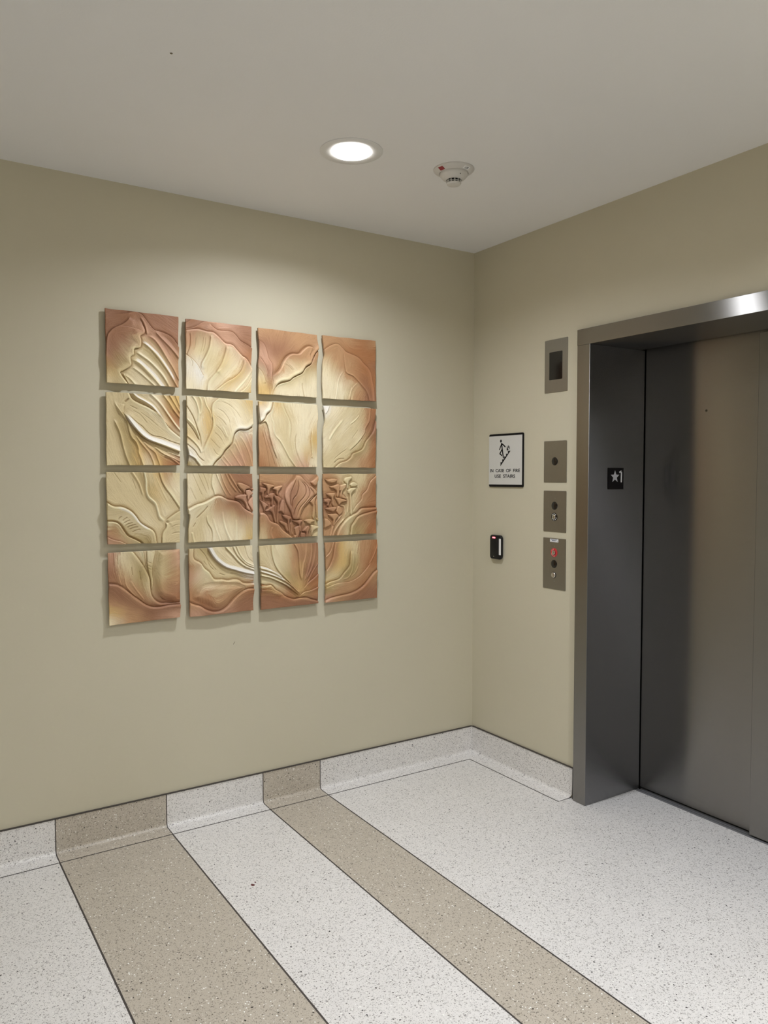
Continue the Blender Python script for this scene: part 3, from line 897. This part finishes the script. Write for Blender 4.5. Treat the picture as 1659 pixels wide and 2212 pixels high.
 (32, (-1.6161, 1.546), [(-0.2, -1.3), (302.7, 1.3), (300.0, 299.7), (0.2, 300.5)], {'L': [(0.0, 0.0), (0.523, 0.5), (0.597, 7.5), (0.678, 7.1), (0.824, 2.0), (1.0, 0.0)]}, 'ckkctbbb ckkctttb ckcctbbp ckctbbbp ckktttbp ckkccktt kkccccck kkcccccy', """S 7 24 -3,156 35,137 73,126 101,112 126,100 152,100 183,115 231,126 260,156 307,182
G 2.5 2.5 34,198 56,178 77,158 90,140
G 1.5 2 21,234 34,214
L 2 6 113,-3 108,46 118,79 122,98
R 2.5 3 130,1 153,53 178,101
R 2.5 3 151,1 170,51 200,101
R 3 3.5 175,1 196,43 227,85
R 3.5 4 189,1 218,47 249,89
P 7 7 231,40 252,43 288,60 283,68 267,73 260,89 254,77 238,64 228,49
P 7 7 216,105 231,97 269,94 271,102 267,119 276,136 289,166 271,159 264,136 247,118 220,112
P 6 7 265,75 285,73 305,90 289,102 280,121 274,102 267,87
P 6 6 290,66 308,66 308,81
P 5 6 308,96 285,119 280,136 289,151 307,172
L 2 6 81,181 87,214 108,252 111,305
R 2 4 156,166 162,212 175,258 196,303
R 1.5 4 221,202 223,256 224,306
R 2 4 16,254 21,279 26,303
R 1.2 3 113,194 125,242 146,294
G 1 1.5 22,0 44,50 67,99
G 1 1.5 47,0 68,46 88,91
G 1 1.5 70,0 85,36 97,75
G 1 1.5 9,56 39,117
N 266,194 276,290"""),
 (33, (-1.2779, 1.5439), [(0.7, -0.5), (299.9, 0.5), (300.9, 296.6), (-0.7, 298.4)], {}, 'ttttttpt bttpbppt bbbpbtpt bbbpbttt pbbbbttt tbbbbtto tetbbbtk ktettbbk', """S 8 24 -3,177 19,178 37,193 53,217 88,231 112,258 136,276 169,300
R 2 4 60,243 55,273 67,304
P 8 16 185,5 207,8 229,30 258,56 281,78 283,96 266,118 233,148 214,178 199,211 167,208 155,173 134,133 125,103 130,72 152,44 173,25
G 3.2 2.2 185,18 171,53 154,90 153,129 158,155
G 3.2 2.2 190,21 195,58 185,95 165,121 160,173
G 3.2 2.2 198,21 229,54 231,95 197,134 175,169 167,208
G 3.2 2.2 200,18 244,56 253,96 234,126 199,163 184,211
G 3.2 2.2 281,96 238,135 211,174 204,209
P 7 7 13,39 27,42 66,50 72,57 52,67 45,93 36,93 35,67 27,52 15,46
P 7 7 61,68 76,59 108,53 114,57 99,72 92,83 92,100 82,93 80,76 66,70
P 6 7 -2,60 27,63 31,76 20,84 18,116 10,101 8,86 -2,82
P 7 7 22,105 38,93 64,87 73,93 66,110 63,145 56,144 56,121 49,110 28,110
P 7 7 68,95 80,98 103,109 106,120 96,137 93,176 88,223 82,223 86,164 87,132 70,106
P 6 7 -3,116 19,127 38,140 42,146 28,152 21,169 17,156 8,135
P 7 7 26,167 49,153 68,142 76,147 70,164 81,223 72,220 60,179 47,170 30,171
P 7 7 110,189 134,192 155,199 158,208 148,220 152,273 143,264 138,216 122,204
P 6 7 98,217 112,219 136,231 138,242 143,266 131,261 121,241 102,228
P 7 7 162,218 184,217 213,216 216,223 206,235 210,271 198,266 198,240 184,228
P 7 7 224,220 243,214 275,216 282,225 262,231 260,237 245,234 233,225
P 7 7 258,242 270,242 305,251 305,257 275,269 267,293 262,275 260,253
P 6 7 215,269 233,250 248,244 257,257 250,268 245,299 237,298 235,274
P 7 7 261,38 284,21 304,5 304,23 291,52 278,52
P 7 7 254,58 266,58 296,85 281,100 273,83 258,67
P 6 7 256,133 268,118 296,98 283,132 285,180 278,213 270,202 273,154 263,136
P 5 6 288,132 298,118 301,203 293,203
P 5 7 93,173 103,141 113,120 122,124 124,176 117,183 108,174
P 6 6 289,209 303,208 302,225 292,218
P 5 6 172,287 184,287 186,298 174,300
P 5 7 174,254 196,242 206,257 193,299 181,287
P 5 7 208,277 228,278 235,287 232,300 210,299
R 3 3 19,174 26,131
R 3 3 47,132 47,164
R 3 3 157,225 160,264 167,287"""),
 (34, (-0.9459, 1.5462), [(-2.8, 0.2), (296.3, -0.2), (297.8, 298.8), (2.8, 299.9)], {}, 'ttkkkkkt tttkkkte tttkktte btttktte bttkktee tttkktte ttkkotte tttkooee', """S 6 20 68,303 88,263 119,228 151,206 183,193 204,175 226,170 299,168
S 5 17 149,302 151,263 167,238 188,212 231,197 299,183
L 3 14 300,8 264,38 245,79 218,104 210,129 178,161 156,197
P 7 7 3,23 22,28 47,23 68,26 70,32 60,41 45,44 22,41 9,32
P 7 7 32,61 52,57 76,50 87,57 85,73 78,111 70,109 68,84 52,71 34,66
P 7 8 109,33 117,19 154,13 151,24 136,40 130,74 125,51 115,42
P 6 8 143,53 157,42 175,42 188,56 172,62 151,62
P 7 8 130,83 146,71 176,68 172,78 154,94 151,119 156,195 146,192 143,110 133,94
P 7 7 10,97 32,93 57,93 59,102 50,115 52,154 44,149 39,118 27,108
P 7 7 60,116 78,116 122,128 123,134 93,141 83,152 75,141 62,122
P 6 7 -4,124 26,120 39,126 29,138 26,155 16,153 14,140 -4,135
P 7 7 5,166 32,162 65,161 65,170 49,183 36,180 14,173
P 7 7 20,196 44,194 70,195 78,206 62,222 54,248 49,248 47,221 31,207
P 6 8 -2,215 18,218 39,243 16,256 0,258
P 6 7 88,57 122,48 117,69 101,85 96,118 88,109 91,84 83,82
P 5 7 65,181 73,161 86,157 101,175 98,191 83,200
P 5 7 101,100 122,117 125,123 101,118
R 3 3.5 88,150 114,164 122,210
R 3 3.5 127,110 136,142 130,199
R 3 3.5 104,196 78,222 52,253 38,300
R 2.5 3.5 119,214 88,243 62,276 51,300
N 183,97 210,28
N 223,270 264,225"""),
 (41, (-1.9551, 1.2186), [(-1.0, 0.2), (299.2, -0.2), (298.8, 295.9), (1.0, 302.7)], {}, 'pckcckop bkkookop btkookot bttokott bbttkttb tbbttbbe yttbbbbb ctttbbpp', """S 7 24 -3,129 30,134 56,149 86,175 116,201 150,228 178,240 210,243 250,239 302,240
S 6 18 97,-3 115,21 134,49 153,82 168,118 171,158 175,186 188,209 210,225 240,230 302,231
S 4 6 141,-2 148,36 149,70
P 4 6 158,-5 193,-5 184,54 180,99 183,131 177,167 172,123 161,66
P 8 36 195,-8 310,-5 307,226 230,217 200,198 187,167 186,88
R 1.5 3 66,99 71,139 93,172 116,193
R 1.5 3 88,120 111,161 147,210
R 1.2 3 38,90 45,121 52,141
G 1.2 1.6 93,62 98,102
G 1.2 1.6 20,6 24,58
G 1.2 1.6 37,5 39,55
G 1.2 1.6 126,80 131,124
G 1 1.6 161,47 178,54
G 1 1.6 162,63 178,70
G 1 1.6 162,75 176,81
G 1.2 2 210,195 226,211 236,215
N 17,237 111,256
N 289,14 232,51
N 293,65 252,82
N 249,259 298,265"""),
 (42, (-1.6132, 1.2178), [(-1.5, 0.5), (296.8, -0.5), (298.0, 296.9), (1.5, 300.0)], {'R': [(0.0, 0.0), (0.441, 6.3), (0.656, 2.0), (1.0, 0.0)]}, 'koockckc tkkokccc tckkockc pckkkkow tkctktkt eetkttte teetttbb ppbbpbbb', """S 7 26 21,-3 20,42 52,66 69,90 90,108 107,134 119,143 150,145 176,151 205,149 229,153 256,170 303,171
L 7 13 85,-1 108,37 133,65 168,90 212,106 256,121 306,133
L 4 6 166,0 201,38 230,71 261,94 306,113
L 4 5 202,0 221,37 246,66 272,88 306,101
L 3 4 218,-1 237,42 266,75 304,94
G 1.2 1.5 260,1 277,52 304,78
S 6 24 -1,236 20,246 50,257 75,274 109,287 140,286 170,270 204,237 237,211 269,197 303,197
G 1.2 2 65,55 80,78
G 1.2 2 76,37 103,76 128,106
G 1.2 2 137,117 167,128
G 1.2 2 185,118 216,123 260,143
G 1.2 2 51,5 78,39 94,79 120,106
P 6 34 28,181 64,159 128,154 216,165 260,189 215,222 170,262 127,277 84,262 42,242 12,217
B 9 w .8 97,5 120,42 144,66 174,86 216,100 261,115 306,126
N 12,119 44,80
N 13,150 60,106
N 46,250 48,230
N 92,269 86,244
N 192,278 282,244
N 117,190 167,172"""),
 (43, (-1.2791, 1.2148), [(-2.8, 0.3), (301.9, -0.3), (299.1, 291.8), (2.8, 295.9)], {'L': [(0.0, 0.0), (0.322, 0.9), (0.469, 5.0), (1.0, 0.0)]}, 'kkcktttb kckktbtt kkckttbb kckotybb kckoobbe eykttyee bbeeeyte bbbbbbbb', """S 5 19 -1,178 29,186 54,186 75,207 106,226 125,243 166,260 202,259 237,260 267,271 304,282
S 4 10 -3,205 45,206 73,220 108,234
L 4 5 -2,104 41,118 78,135 111,159
L 5 6 0,120 45,135 88,153 126,174 159,200 183,224 205,237
L 6 7 1,138 45,150 92,171 130,191 159,213 183,232 202,247
S 2.5 9 -2,92 41,107 88,138 135,174 174,208 193,227
L 3 12 56,-2 60,46 74,92 97,128 126,158 171,205
L 3 8 171,-3 192,33 199,82 203,142 215,182
R 2.5 4 238,-2 236,55 220,110 215,176
R 2.5 4 266,-1 265,57 248,122 225,183
R 2.5 4 286,0 283,58 265,121 230,179
S 4 7 205,246 227,232 264,226 305,210
S 3.5 10 222,216 245,191 277,169 305,146
R 1.5 2.5 303,97 277,131 232,210
B 3.5 w .6 0,97 41,110 83,131 116,158
B 4 w .55 3,115 46,129 88,147 126,169
B 4 c .5 4,134 45,145 92,164 130,186 159,207
N 112,27 171,162
N 18,22 46,90
N 17,236 111,247"""),
 (44, (-0.9395, 1.2145), [(0.1, 1.2), (296.8, -1.2), (296.4, 293.5), (-0.1, 292.5)], {'L': [(0.0, 0.0), (0.352, 4.7), (0.692, 4.2), (1.0, 0.0)]}, 'ttykktte teyyktte ttyootee tyyootee kkooottt ykttteet ottttebb pttbbbbb', """S 5 12 0,206 23,195 49,190 80,181 104,156 136,123 141,94 144,62 149,42
S 5 19 -4,285 31,273 80,266 135,259 181,246 216,226 246,196 276,165 299,151
S 4 12 2,140 24,116 42,77 50,36 58,-4
S 3 6 2,69 29,44 45,-2
R 1.6 3 86,189 128,178 149,150 156,113 160,63
R 1.6 3 249,124 276,81 298,26
R 1.2 2 189,124 170,156 144,179
S 2 14 5,219 70,203 135,201 189,180 230,146 270,102
N 96,100 118,10
N 203,14 197,83
N 31,232 122,223
N 202,281 284,206"""),
]
# ------------------------------------------------------------------ flower relief: sixteen ceramic tiles
# TILES: code row-column, origin on the wall (x of the left edge, z of the top edge), outline in mm, wavy edges,
# glaze map (8 x 8 letters, one white a painted highlight) and the modelled lines: S / L = overlapping petal edge, raised to the right / left of the line,
# F = sharp crest, R = ridge, G = groove, P = raised pad, B = colour ribbon, also painting lit fold faces white and shaded ones olive, N = comb direction only.   kind height width points
GLAZE = dict(w=(246, 241, 232), c=(240, 225, 190), k=(221, 202, 159), o=(182, 160, 110), y=(218, 184, 122), t=(190, 148, 108),
             p=(204, 160, 132), b=(158, 113, 84), d=(100, 66, 44), e=(172, 118, 78))
GLAZE_GAIN = 0.92
GL = {k: np.array(lin(*v)[:3]) * GLAZE_GAIN for k, v in GLAZE.items()}
NG = 200
RELIEF = 1.6                # how boldly the lines are modelled
BACK = 0.014                 # stand-off from the wall
FRONT = 0.0225               # plain face of the tile

def smooth_line(P, n=5):
    P = np.array(P, float)
    if len(P) < 3:
        return np.array([P[0] + (P[-1] - P[0]) * t for t in np.linspace(0, 1, n + 1)])
    Q = np.vstack([2 * P[0] - P[1], P, 2 * P[-1] - P[-2]])
    out = []
    for i in range(1, len(Q) - 2):
        for t in np.arange(n) / n:
            a, b, c, d = Q[i - 1], Q[i], Q[i + 1], Q[i + 2]
            out.append(0.5 * (2 * b + (c - a) * t + (2 * a - 5 * b + 4 * c - d) * t * t + (3 * b - a - 3 * c + d) * t ** 3))
    out.append(Q[-2])
    return np.array(out)

def seg_dist(X, Y, L, closed=False):
    """distance to a polyline, side (+ = right of travel, y down), parameter along it, tangent"""
    best = np.full(X.shape, 1e9); side = np.zeros(X.shape); par = np.zeros(X.shape)
    tx = np.zeros(X.shape); ty = np.zeros(X.shape)
    n = len(L) - 1
    for i in range(n):
        ax, ay = L[i]; bx, by = L[i + 1]
        dx, dy = bx - ax, by - ay
        l2 = dx * dx + dy * dy + 1e-9
        u = np.clip(((X - ax) * dx + (Y - ay) * dy) / l2, 0, 1)
        ex, ey = X - ax - u * dx, Y - ay - u * dy
        d = ex * ex + ey * ey
        m = d < best
        best[m] = d[m]
        side[m] = np.sign(dx * ey - dy * ex)[m]
        par[m] = ((i + u) / n)[m]
        l = math.sqrt(l2)
        tx[m] = dx / l; ty[m] = dy / l
    return np.sqrt(best), side, par, tx, ty

def sstep(a, b, x):
    t = np.clip((x - a) / (b - a), 0, 1)
    return t * t * (3 - 2 * t)

def inside(X, Y, L):
    c = np.zeros(X.shape, bool)
    for (x1, y1), (x2, y2) in zip(L[:-1], L[1:]):
        if y1 == y2: continue
        k = ((y1 > Y) != (y2 > Y)) & (X < (x2 - x1) * (Y - y1) / (y2 - y1) + x1)
        c ^= k
    return c

def blur(A, n):
    for _ in range(2):
        for ax in (0, 1):
            P = np.concatenate([np.repeat(A.take([0], ax), n, ax), A, np.repeat(A.take([-1], ax), n + 1, ax)], ax)
            C = np.cumsum(P, ax)
            m = A.shape[ax]
            A = (C.take(range(2 * n + 1, 2 * n + 1 + m), ax) - C.take(range(0, m), ax)) / (2 * n + 1)
    return A

def bilin(grid, U, V):
    h, w = grid.shape[:2]
    x = np.clip(U * w - 0.5, 0, w - 1.001); y = np.clip(V * h - 0.5, 0, h - 1.001)
    i = x.astype(int); j = y.astype(int)
    fx = sstep(0, 1, x - i)[..., None]; fy = sstep(0, 1, y - j)[..., None]
    return (grid[j, i] * (1 - fx) + grid[j, i + 1] * fx) * (1 - fy) + (grid[j + 1, i] * (1 - fx) + grid[j + 1, i + 1] * fx) * fy

def glaze_material():
    m, nt, p = nodes('earth coloured ceramic glaze')
    at = N(nt, 'ShaderNodeAttribute'); at.attribute_name = 'glaze'
    g = N(nt, 'ShaderNodeNewGeometry')
    no = N(nt, 'ShaderNodeTexNoise'); no.inputs['Scale'].default_value = 320; no.inputs['Detail'].default_value = 3
    nt.links.new(g.outputs['Position'], no.inputs['Vector'])
    mr = N(nt, 'ShaderNodeMapRange'); mr.inputs[3].default_value = 0.93; mr.inputs[4].default_value = 1.06
    nt.links.new(no.outputs['Fac'], mr.inputs[0])
    mx = N(nt, 'ShaderNodeMix', data_type='RGBA', blend_type='MULTIPLY'); mx.inputs[0].default_value = 1
    nt.links.new(at.outputs['Color'], mx.inputs[6]); nt.links.new(mr.outputs[0], mx.inputs[7])
    nt.links.new(mx.outputs[2], p.inputs['Base Color'])
    p.inputs['Roughness'].default_value = 0.52
    p.inputs['Specular IOR Level'].default_value = 0.35
    return m

GLAZE_MAT = glaze_material()
RNG = np.random.default_rng(7)

def relief_tile(code, org, quad, edges, cmap, spec, label):
    x0, z0 = org
    Wd, Hd = quad[1][0], (quad[3][1] + quad[2][1]) / 2
    u = np.linspace(0, 1, NG); v = np.linspace(0, 1, NG)
    U, V = np.meshgrid(u, v)
    q = np.array(quad)
    X = (q[0, 0] * (1 - U) + q[1, 0] * U) * (1 - V) + (q[3, 0] * (1 - U) + q[2, 0] * U) * V
    Y = (q[0, 1] * (1 - U) + q[1, 1] * U) * (1 - V) + (q[3, 1] * (1 - U) + q[2, 1] * U) * V
    for s, pr in edges.items():
        k = smooth_line(pr, 6)
        off = np.interp(v, k[:, 0], k[:, 1])[:, None]
        wgt = np.clip(1 - (U if s == 'L' else 1 - U) / 0.22, 0, 1)
        X = X + off * wgt * wgt
    # hand-cut edges: a slight waver all round
    ph = code * 1.7
    X = X + 0.7 * np.sin(V * 17 + ph) * (np.clip(1 - U / .1, 0, 1) + np.clip(1 - (1 - U) / .1, 0, 1))
    Y = Y + 0.6 * np.sin(U * 15 + ph * 2) * (np.clip(1 - V / .1, 0, 1) + np.clip(1 - (1 - V) / .1, 0, 1))
    H = np.zeros(X.shape)
    C2 = np.zeros(X.shape); S2 = np.zeros(X.shape); WT = np.full(X.shape, 1e-6)
    ribbons = []
    edge_tone = np.zeros(X.shape)  # antiqued glaze, plus lit lips and shaded undercuts painted in
    for line in spec.strip().split('\n'):
        w = line.split()
        kind = w[0]
        n = 0
        while ',' not in w[1 + n]: n += 1
        par = w[1:1 + n]
        P = [tuple(float(c) for c in s.split(',')) for s in w[1 + n:]]
        if kind == 'P':
            L = smooth_line(P + [P[0]], 4)
        else:
            P = [np.array(p) for p in P]
            ends = []
            for e, nb in ((0, 1), (-1, -2)):
                p = P[e]
                rim = min(p[0], p[1], Wd - p[0], Hd - p[1]) < 7
                ends.append(rim)
                if rim:
                    d = p - P[nb]
                    P[e] = p + d / (np.linalg.norm(d) + 1e-6) * 6
            L = smooth_line(P, 5)
        dist, side, t, tx, ty = seg_dist(X, Y, L)
        if kind != 'B':
            wt = (0.4 if kind == 'P' else 1.0) / (dist ** 2 + 6.0) ** 1.1
            C2 += wt * (tx * tx - ty * ty); S2 += wt * 2 * tx * ty; WT += wt
        if kind == 'N':
            continue
        A = float(par[0]) * (1.0 if kind == 'B' else RELIEF)
        if kind == 'P':
            wd = float(par[1])
            ins = inside(X, Y, L)
            s = np.where(ins, dist, -dist)
            k = np.clip(s / wd, 0, 1)
            st_ = 0.38 if wd < 20 else 0.0
            rise = A * (st_ * sstep(-0.6, 1.2, s) + (1 - st_) * (np.sqrt(1 - (1 - k) ** 2) if wd < 20 else sstep(0, 1, k)))
            H = np.where(s > -0.6, np.maximum(H * 0.85 * (s > 0) + H * (s <= 0), H * 0.55 + rise), H)
            if wd < 20:
                H -= 1.6 * np.exp(-np.clip(-s, 0, 50) / 2.2) * (~ins)
                edge_tone += -0.34 * np.exp(-(np.clip(-s, 0, 50) / 1.8) ** 2) * (~ins) + 0.10 * np.exp(-((s - 2.6) / 1.8) ** 2) * ins
            continue
        tap = np.ones(X.shape)
        if not ends[0]: tap *= sstep(0, 0.14, t)
        if not ends[1]: tap *= sstep(0, 0.14, 1 - t)
        if kind == 'B':
            ribbons.append((A, par[1], float(par[2]), dist, tap))
            continue
        wd = float(par[1])
        if kind in 'SL':
            wd *= 1.6 if wd >= 11 else 1.15
            s = dist * side * (1 if kind == 'S' else -1)
            k0 = 0.36 if wd >= 25 else 0.0         # broad petals roll over at the rim, narrow ones end sharp
            up_ = (sstep(-1.0, 1.3, s) * (1 - k0) + k0 * sstep(-0.5, 9.0, s)) * np.exp(-np.clip(s - 1.5 - 6 * k0, 0, None) / wd)
            H += tap * A * (up_ - (0.42 if A > 7 else 0.25) * np.exp(-np.clip(-s, 0, None) / (4.0 if A > 7 else 2.6)) * sstep(1.0, -1.0, s))
            edge_tone += tap * (0.16 * np.exp(-((s - 3.2) / 3.5) ** 2) - 0.26 * np.exp(-((s + 2.2) / (3.2 if A > 7 else 2.2)) ** 2)) * min(1, A / 5)
        elif kind == 'F':
            s = dist * side
            H += tap * A * 1.15 * np.where(s < 0, np.exp(-dist / wd), np.exp(-dist / (wd * 0.55)))
            edge_tone += tap * (0.10 * np.exp(-((s + 2.5) / 3.0) ** 2) - 0.22 * np.exp(-((s - 2.4) / 2.2) ** 2))  # paints the crest's lamp side lighter and its far side darker
        elif kind == 'R':
            H += tap * A * np.exp(-(dist / wd) ** 2)
            edge_tone += tap * 0.13 * np.exp(-(dist / wd) ** 2)
        else:
            H -= tap * A * np.exp(-(dist / wd) ** 2)
            edge_tone -= tap * 0.22 * np.exp(-(dist / wd) ** 2) * min(1, A / 3)
    # comb marks drawn along the petals
    ang = 0.5 * np.arctan2(S2, C2)
    vx, vy = np.cos(ang), np.sin(ang)
    noise = RNG.standard_normal((NG, NG))
    acc = noise.copy()
    grid = np.array([[GL[c] for c in row] for row in cmap.split()])
    base = bilin(grid, U, V)
    smear = base.copy(); ns = 1.0
    J, I = np.mgrid[0:NG, 0:NG].astype(float)
    for sgn in (1, -1):
        px, py = I.copy(), J.copy()
        lx, ly = vx * sgn, vy * sgn
        for k in range(30):
            px += lx; py += ly
            ii = np.clip(np.rint(px).astype(int), 0, NG - 1); jj = np.clip(np.rint(py).astype(int), 0, NG - 1)
            if k < 13: acc += noise[jj, ii]
            smear += base[jj, ii]; ns += 1
            nx, ny = vx[jj, ii], vy[jj, ii]
            f = np.where(nx * lx + ny * ly < 0, -1, 1)
            lx, ly = nx * f, ny * f
    comb = acc / acc.std()
    slow = blur(RNG.standard_normal((NG, NG)), 14); slow /= slow.std()
    H += 0.13 * np.clip(comb, -2, 2) + 0.5 * slow
    # glaze, with light and shade of the folds painted in
    smear /= ns
    wx = 0.022 * comb * vy; wy = -0.022 * comb * vx
    ji = np.clip(np.rint(J + wy * NG).astype(int), 0, NG - 1); ii = np.clip(np.rint(I + wx * NG).astype(int), 0, NG - 1)
    col = smear[ji, ii]
    for A, c, al, dist, tap in ribbons:
        k = (al * tap * sstep(A * 1.25, A * 0.75, dist))[..., None]
        col = col * (1 - k) + GL[c] * k
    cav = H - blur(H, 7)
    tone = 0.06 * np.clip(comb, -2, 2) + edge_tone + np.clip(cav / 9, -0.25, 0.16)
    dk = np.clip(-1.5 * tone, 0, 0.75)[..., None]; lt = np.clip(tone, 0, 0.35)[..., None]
    stain = col * np.array([0.45, 0.35, 0.24])  # brown wash in the grooves, also shade painted along petal edges
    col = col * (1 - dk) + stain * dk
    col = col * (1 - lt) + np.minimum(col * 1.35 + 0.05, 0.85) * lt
    # the mesh: modelled face, four edges, back
    H = H - np.median(H)
    H = np.clip(H, -6.5, 16) * 0.001
    xs = x0 + X / 1000; zs = z0 - Y / 1000
    front = np.stack([xs, -(FRONT + 0.003 + H), zs], -1).reshape(-1, 3)
    rim = np.concatenate([np.arange(NG), np.arange(2 * NG - 1, NG * NG, NG), np.arange(NG * NG - 2, NG * NG - NG - 1, -1), np.arange(NG * NG - 2 * NG, 0, -NG)])
    # soften the arris
    mid = front[rim].copy(); mid[:, 1] = np.minimum(mid[:, 1] + 0.004, -BACK - 0.001)
    bk = front[rim].copy(); bk[:, 1] = -BACK
    verts = np.concatenate([front, mid, bk])
    a = np.arange(NG * NG).reshape(NG, NG)
    quads = np.stack([a[:-1, :-1], a[1:, :-1], a[1:, 1:], a[:-1, 1:]], -1).reshape(-1, 4)
    m = len(rim); k = np.arange(m); k2 = (k + 1) % m
    b0 = NG * NG
    e1 = np.stack([rim[k], rim[k2], b0 + k2, b0 + k], -1)
    e2 = np.stack([b0 + k, b0 + k2, b0 + m + k2, b0 + m + k], -1)
    quads = np.concatenate([quads, e1, e2])
    me = bpy.data.meshes.new('relief_tile')
    nq = len(quads)
    me.vertices.add(len(verts)); me.loops.add(nq * 4 + m); me.polygons.add(nq + 1)
    me.vertices.foreach_set('co', verts.astype(np.float32).ravel())
    me.loops.foreach_set('vertex_index', np.concatenate([quads.ravel(), b0 + m + k]).astype(np.int32))
    me.polygons.foreach_set('loop_start', np.concatenate([np.arange(nq) * 4, [nq * 4]]).astype(np.int32))
    me.polygons.foreach_set('use_smooth', np.concatenate([np.ones(len(quads) - 2 * m, bool), np.ones(m, bool), np.zeros(m + 1, bool)]))
    me.update(calc_edges=True)
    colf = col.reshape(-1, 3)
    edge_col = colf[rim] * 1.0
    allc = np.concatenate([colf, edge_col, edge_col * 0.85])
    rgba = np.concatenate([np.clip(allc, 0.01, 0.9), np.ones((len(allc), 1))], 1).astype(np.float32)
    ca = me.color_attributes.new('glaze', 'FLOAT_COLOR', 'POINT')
    ca.data.foreach_set('color', rgba.ravel())
    cx, cz = x0 + Wd / 2000, z0 - Hd / 2000
    t = empty('relief_tile', (cx, 0, cz), label, 'ceramic relief tile', 'sixteen ceramic tiles of the flower relief')
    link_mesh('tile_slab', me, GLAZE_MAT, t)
    bm = NB(); box(bm, cx - 0.075, cx + 0.075, -BACK - 0.0005, 0.0, cz - 0.075, cz + 0.075)
    part('mounting_block', bm, MAT['timber'], t)
    return t

TILE_LABEL = {
 11: 'brown topped tile with curled petal and fanned pale folds, first in top row',
 12: 'relief tile with ruffled pink rim over yellow petal fan, second in top row',
 13: 'relief tile with rolled cream petal tip under plain tan, third in top row',
 14: 'smooth tan relief tile with thin winding crack line, last in top row',
 21: 'relief tile with long white ribbon edge under broad leaf, first in second row',
 22: 'relief tile with big rolled cream petal over pink streaks, second in second row',
 23: 'relief tile of pale flowing folds with brown wedge, third in second row',
 24: 'relief tile of one smooth cream petal with tan border, last in second row',
 31: 'relief tile with white highlighted roll near its bottom, first in third row',
 32: 'relief tile with cream mound and few pink stamens, second in third row',
 33: 'relief tile with reddish onion shaped bud among stamens, third in third row',
 34: 'relief tile with tan stamens beside two curved petals, last in third row',
 41: 'relief tile with brown wave along its bottom, first in bottom row',
 42: 'relief tile with bright white curved band at top, second in bottom row',
 43: 'relief tile of lines fanning up from one point, third in bottom row',
 44: 'tan relief tile with sweeping curves over brown corner, last in bottom row',
}
for code, org, quad, edges, cmap, spec in TILES:
    relief_tile(code, org, quad, edges, cmap, spec, TILE_LABEL[code])
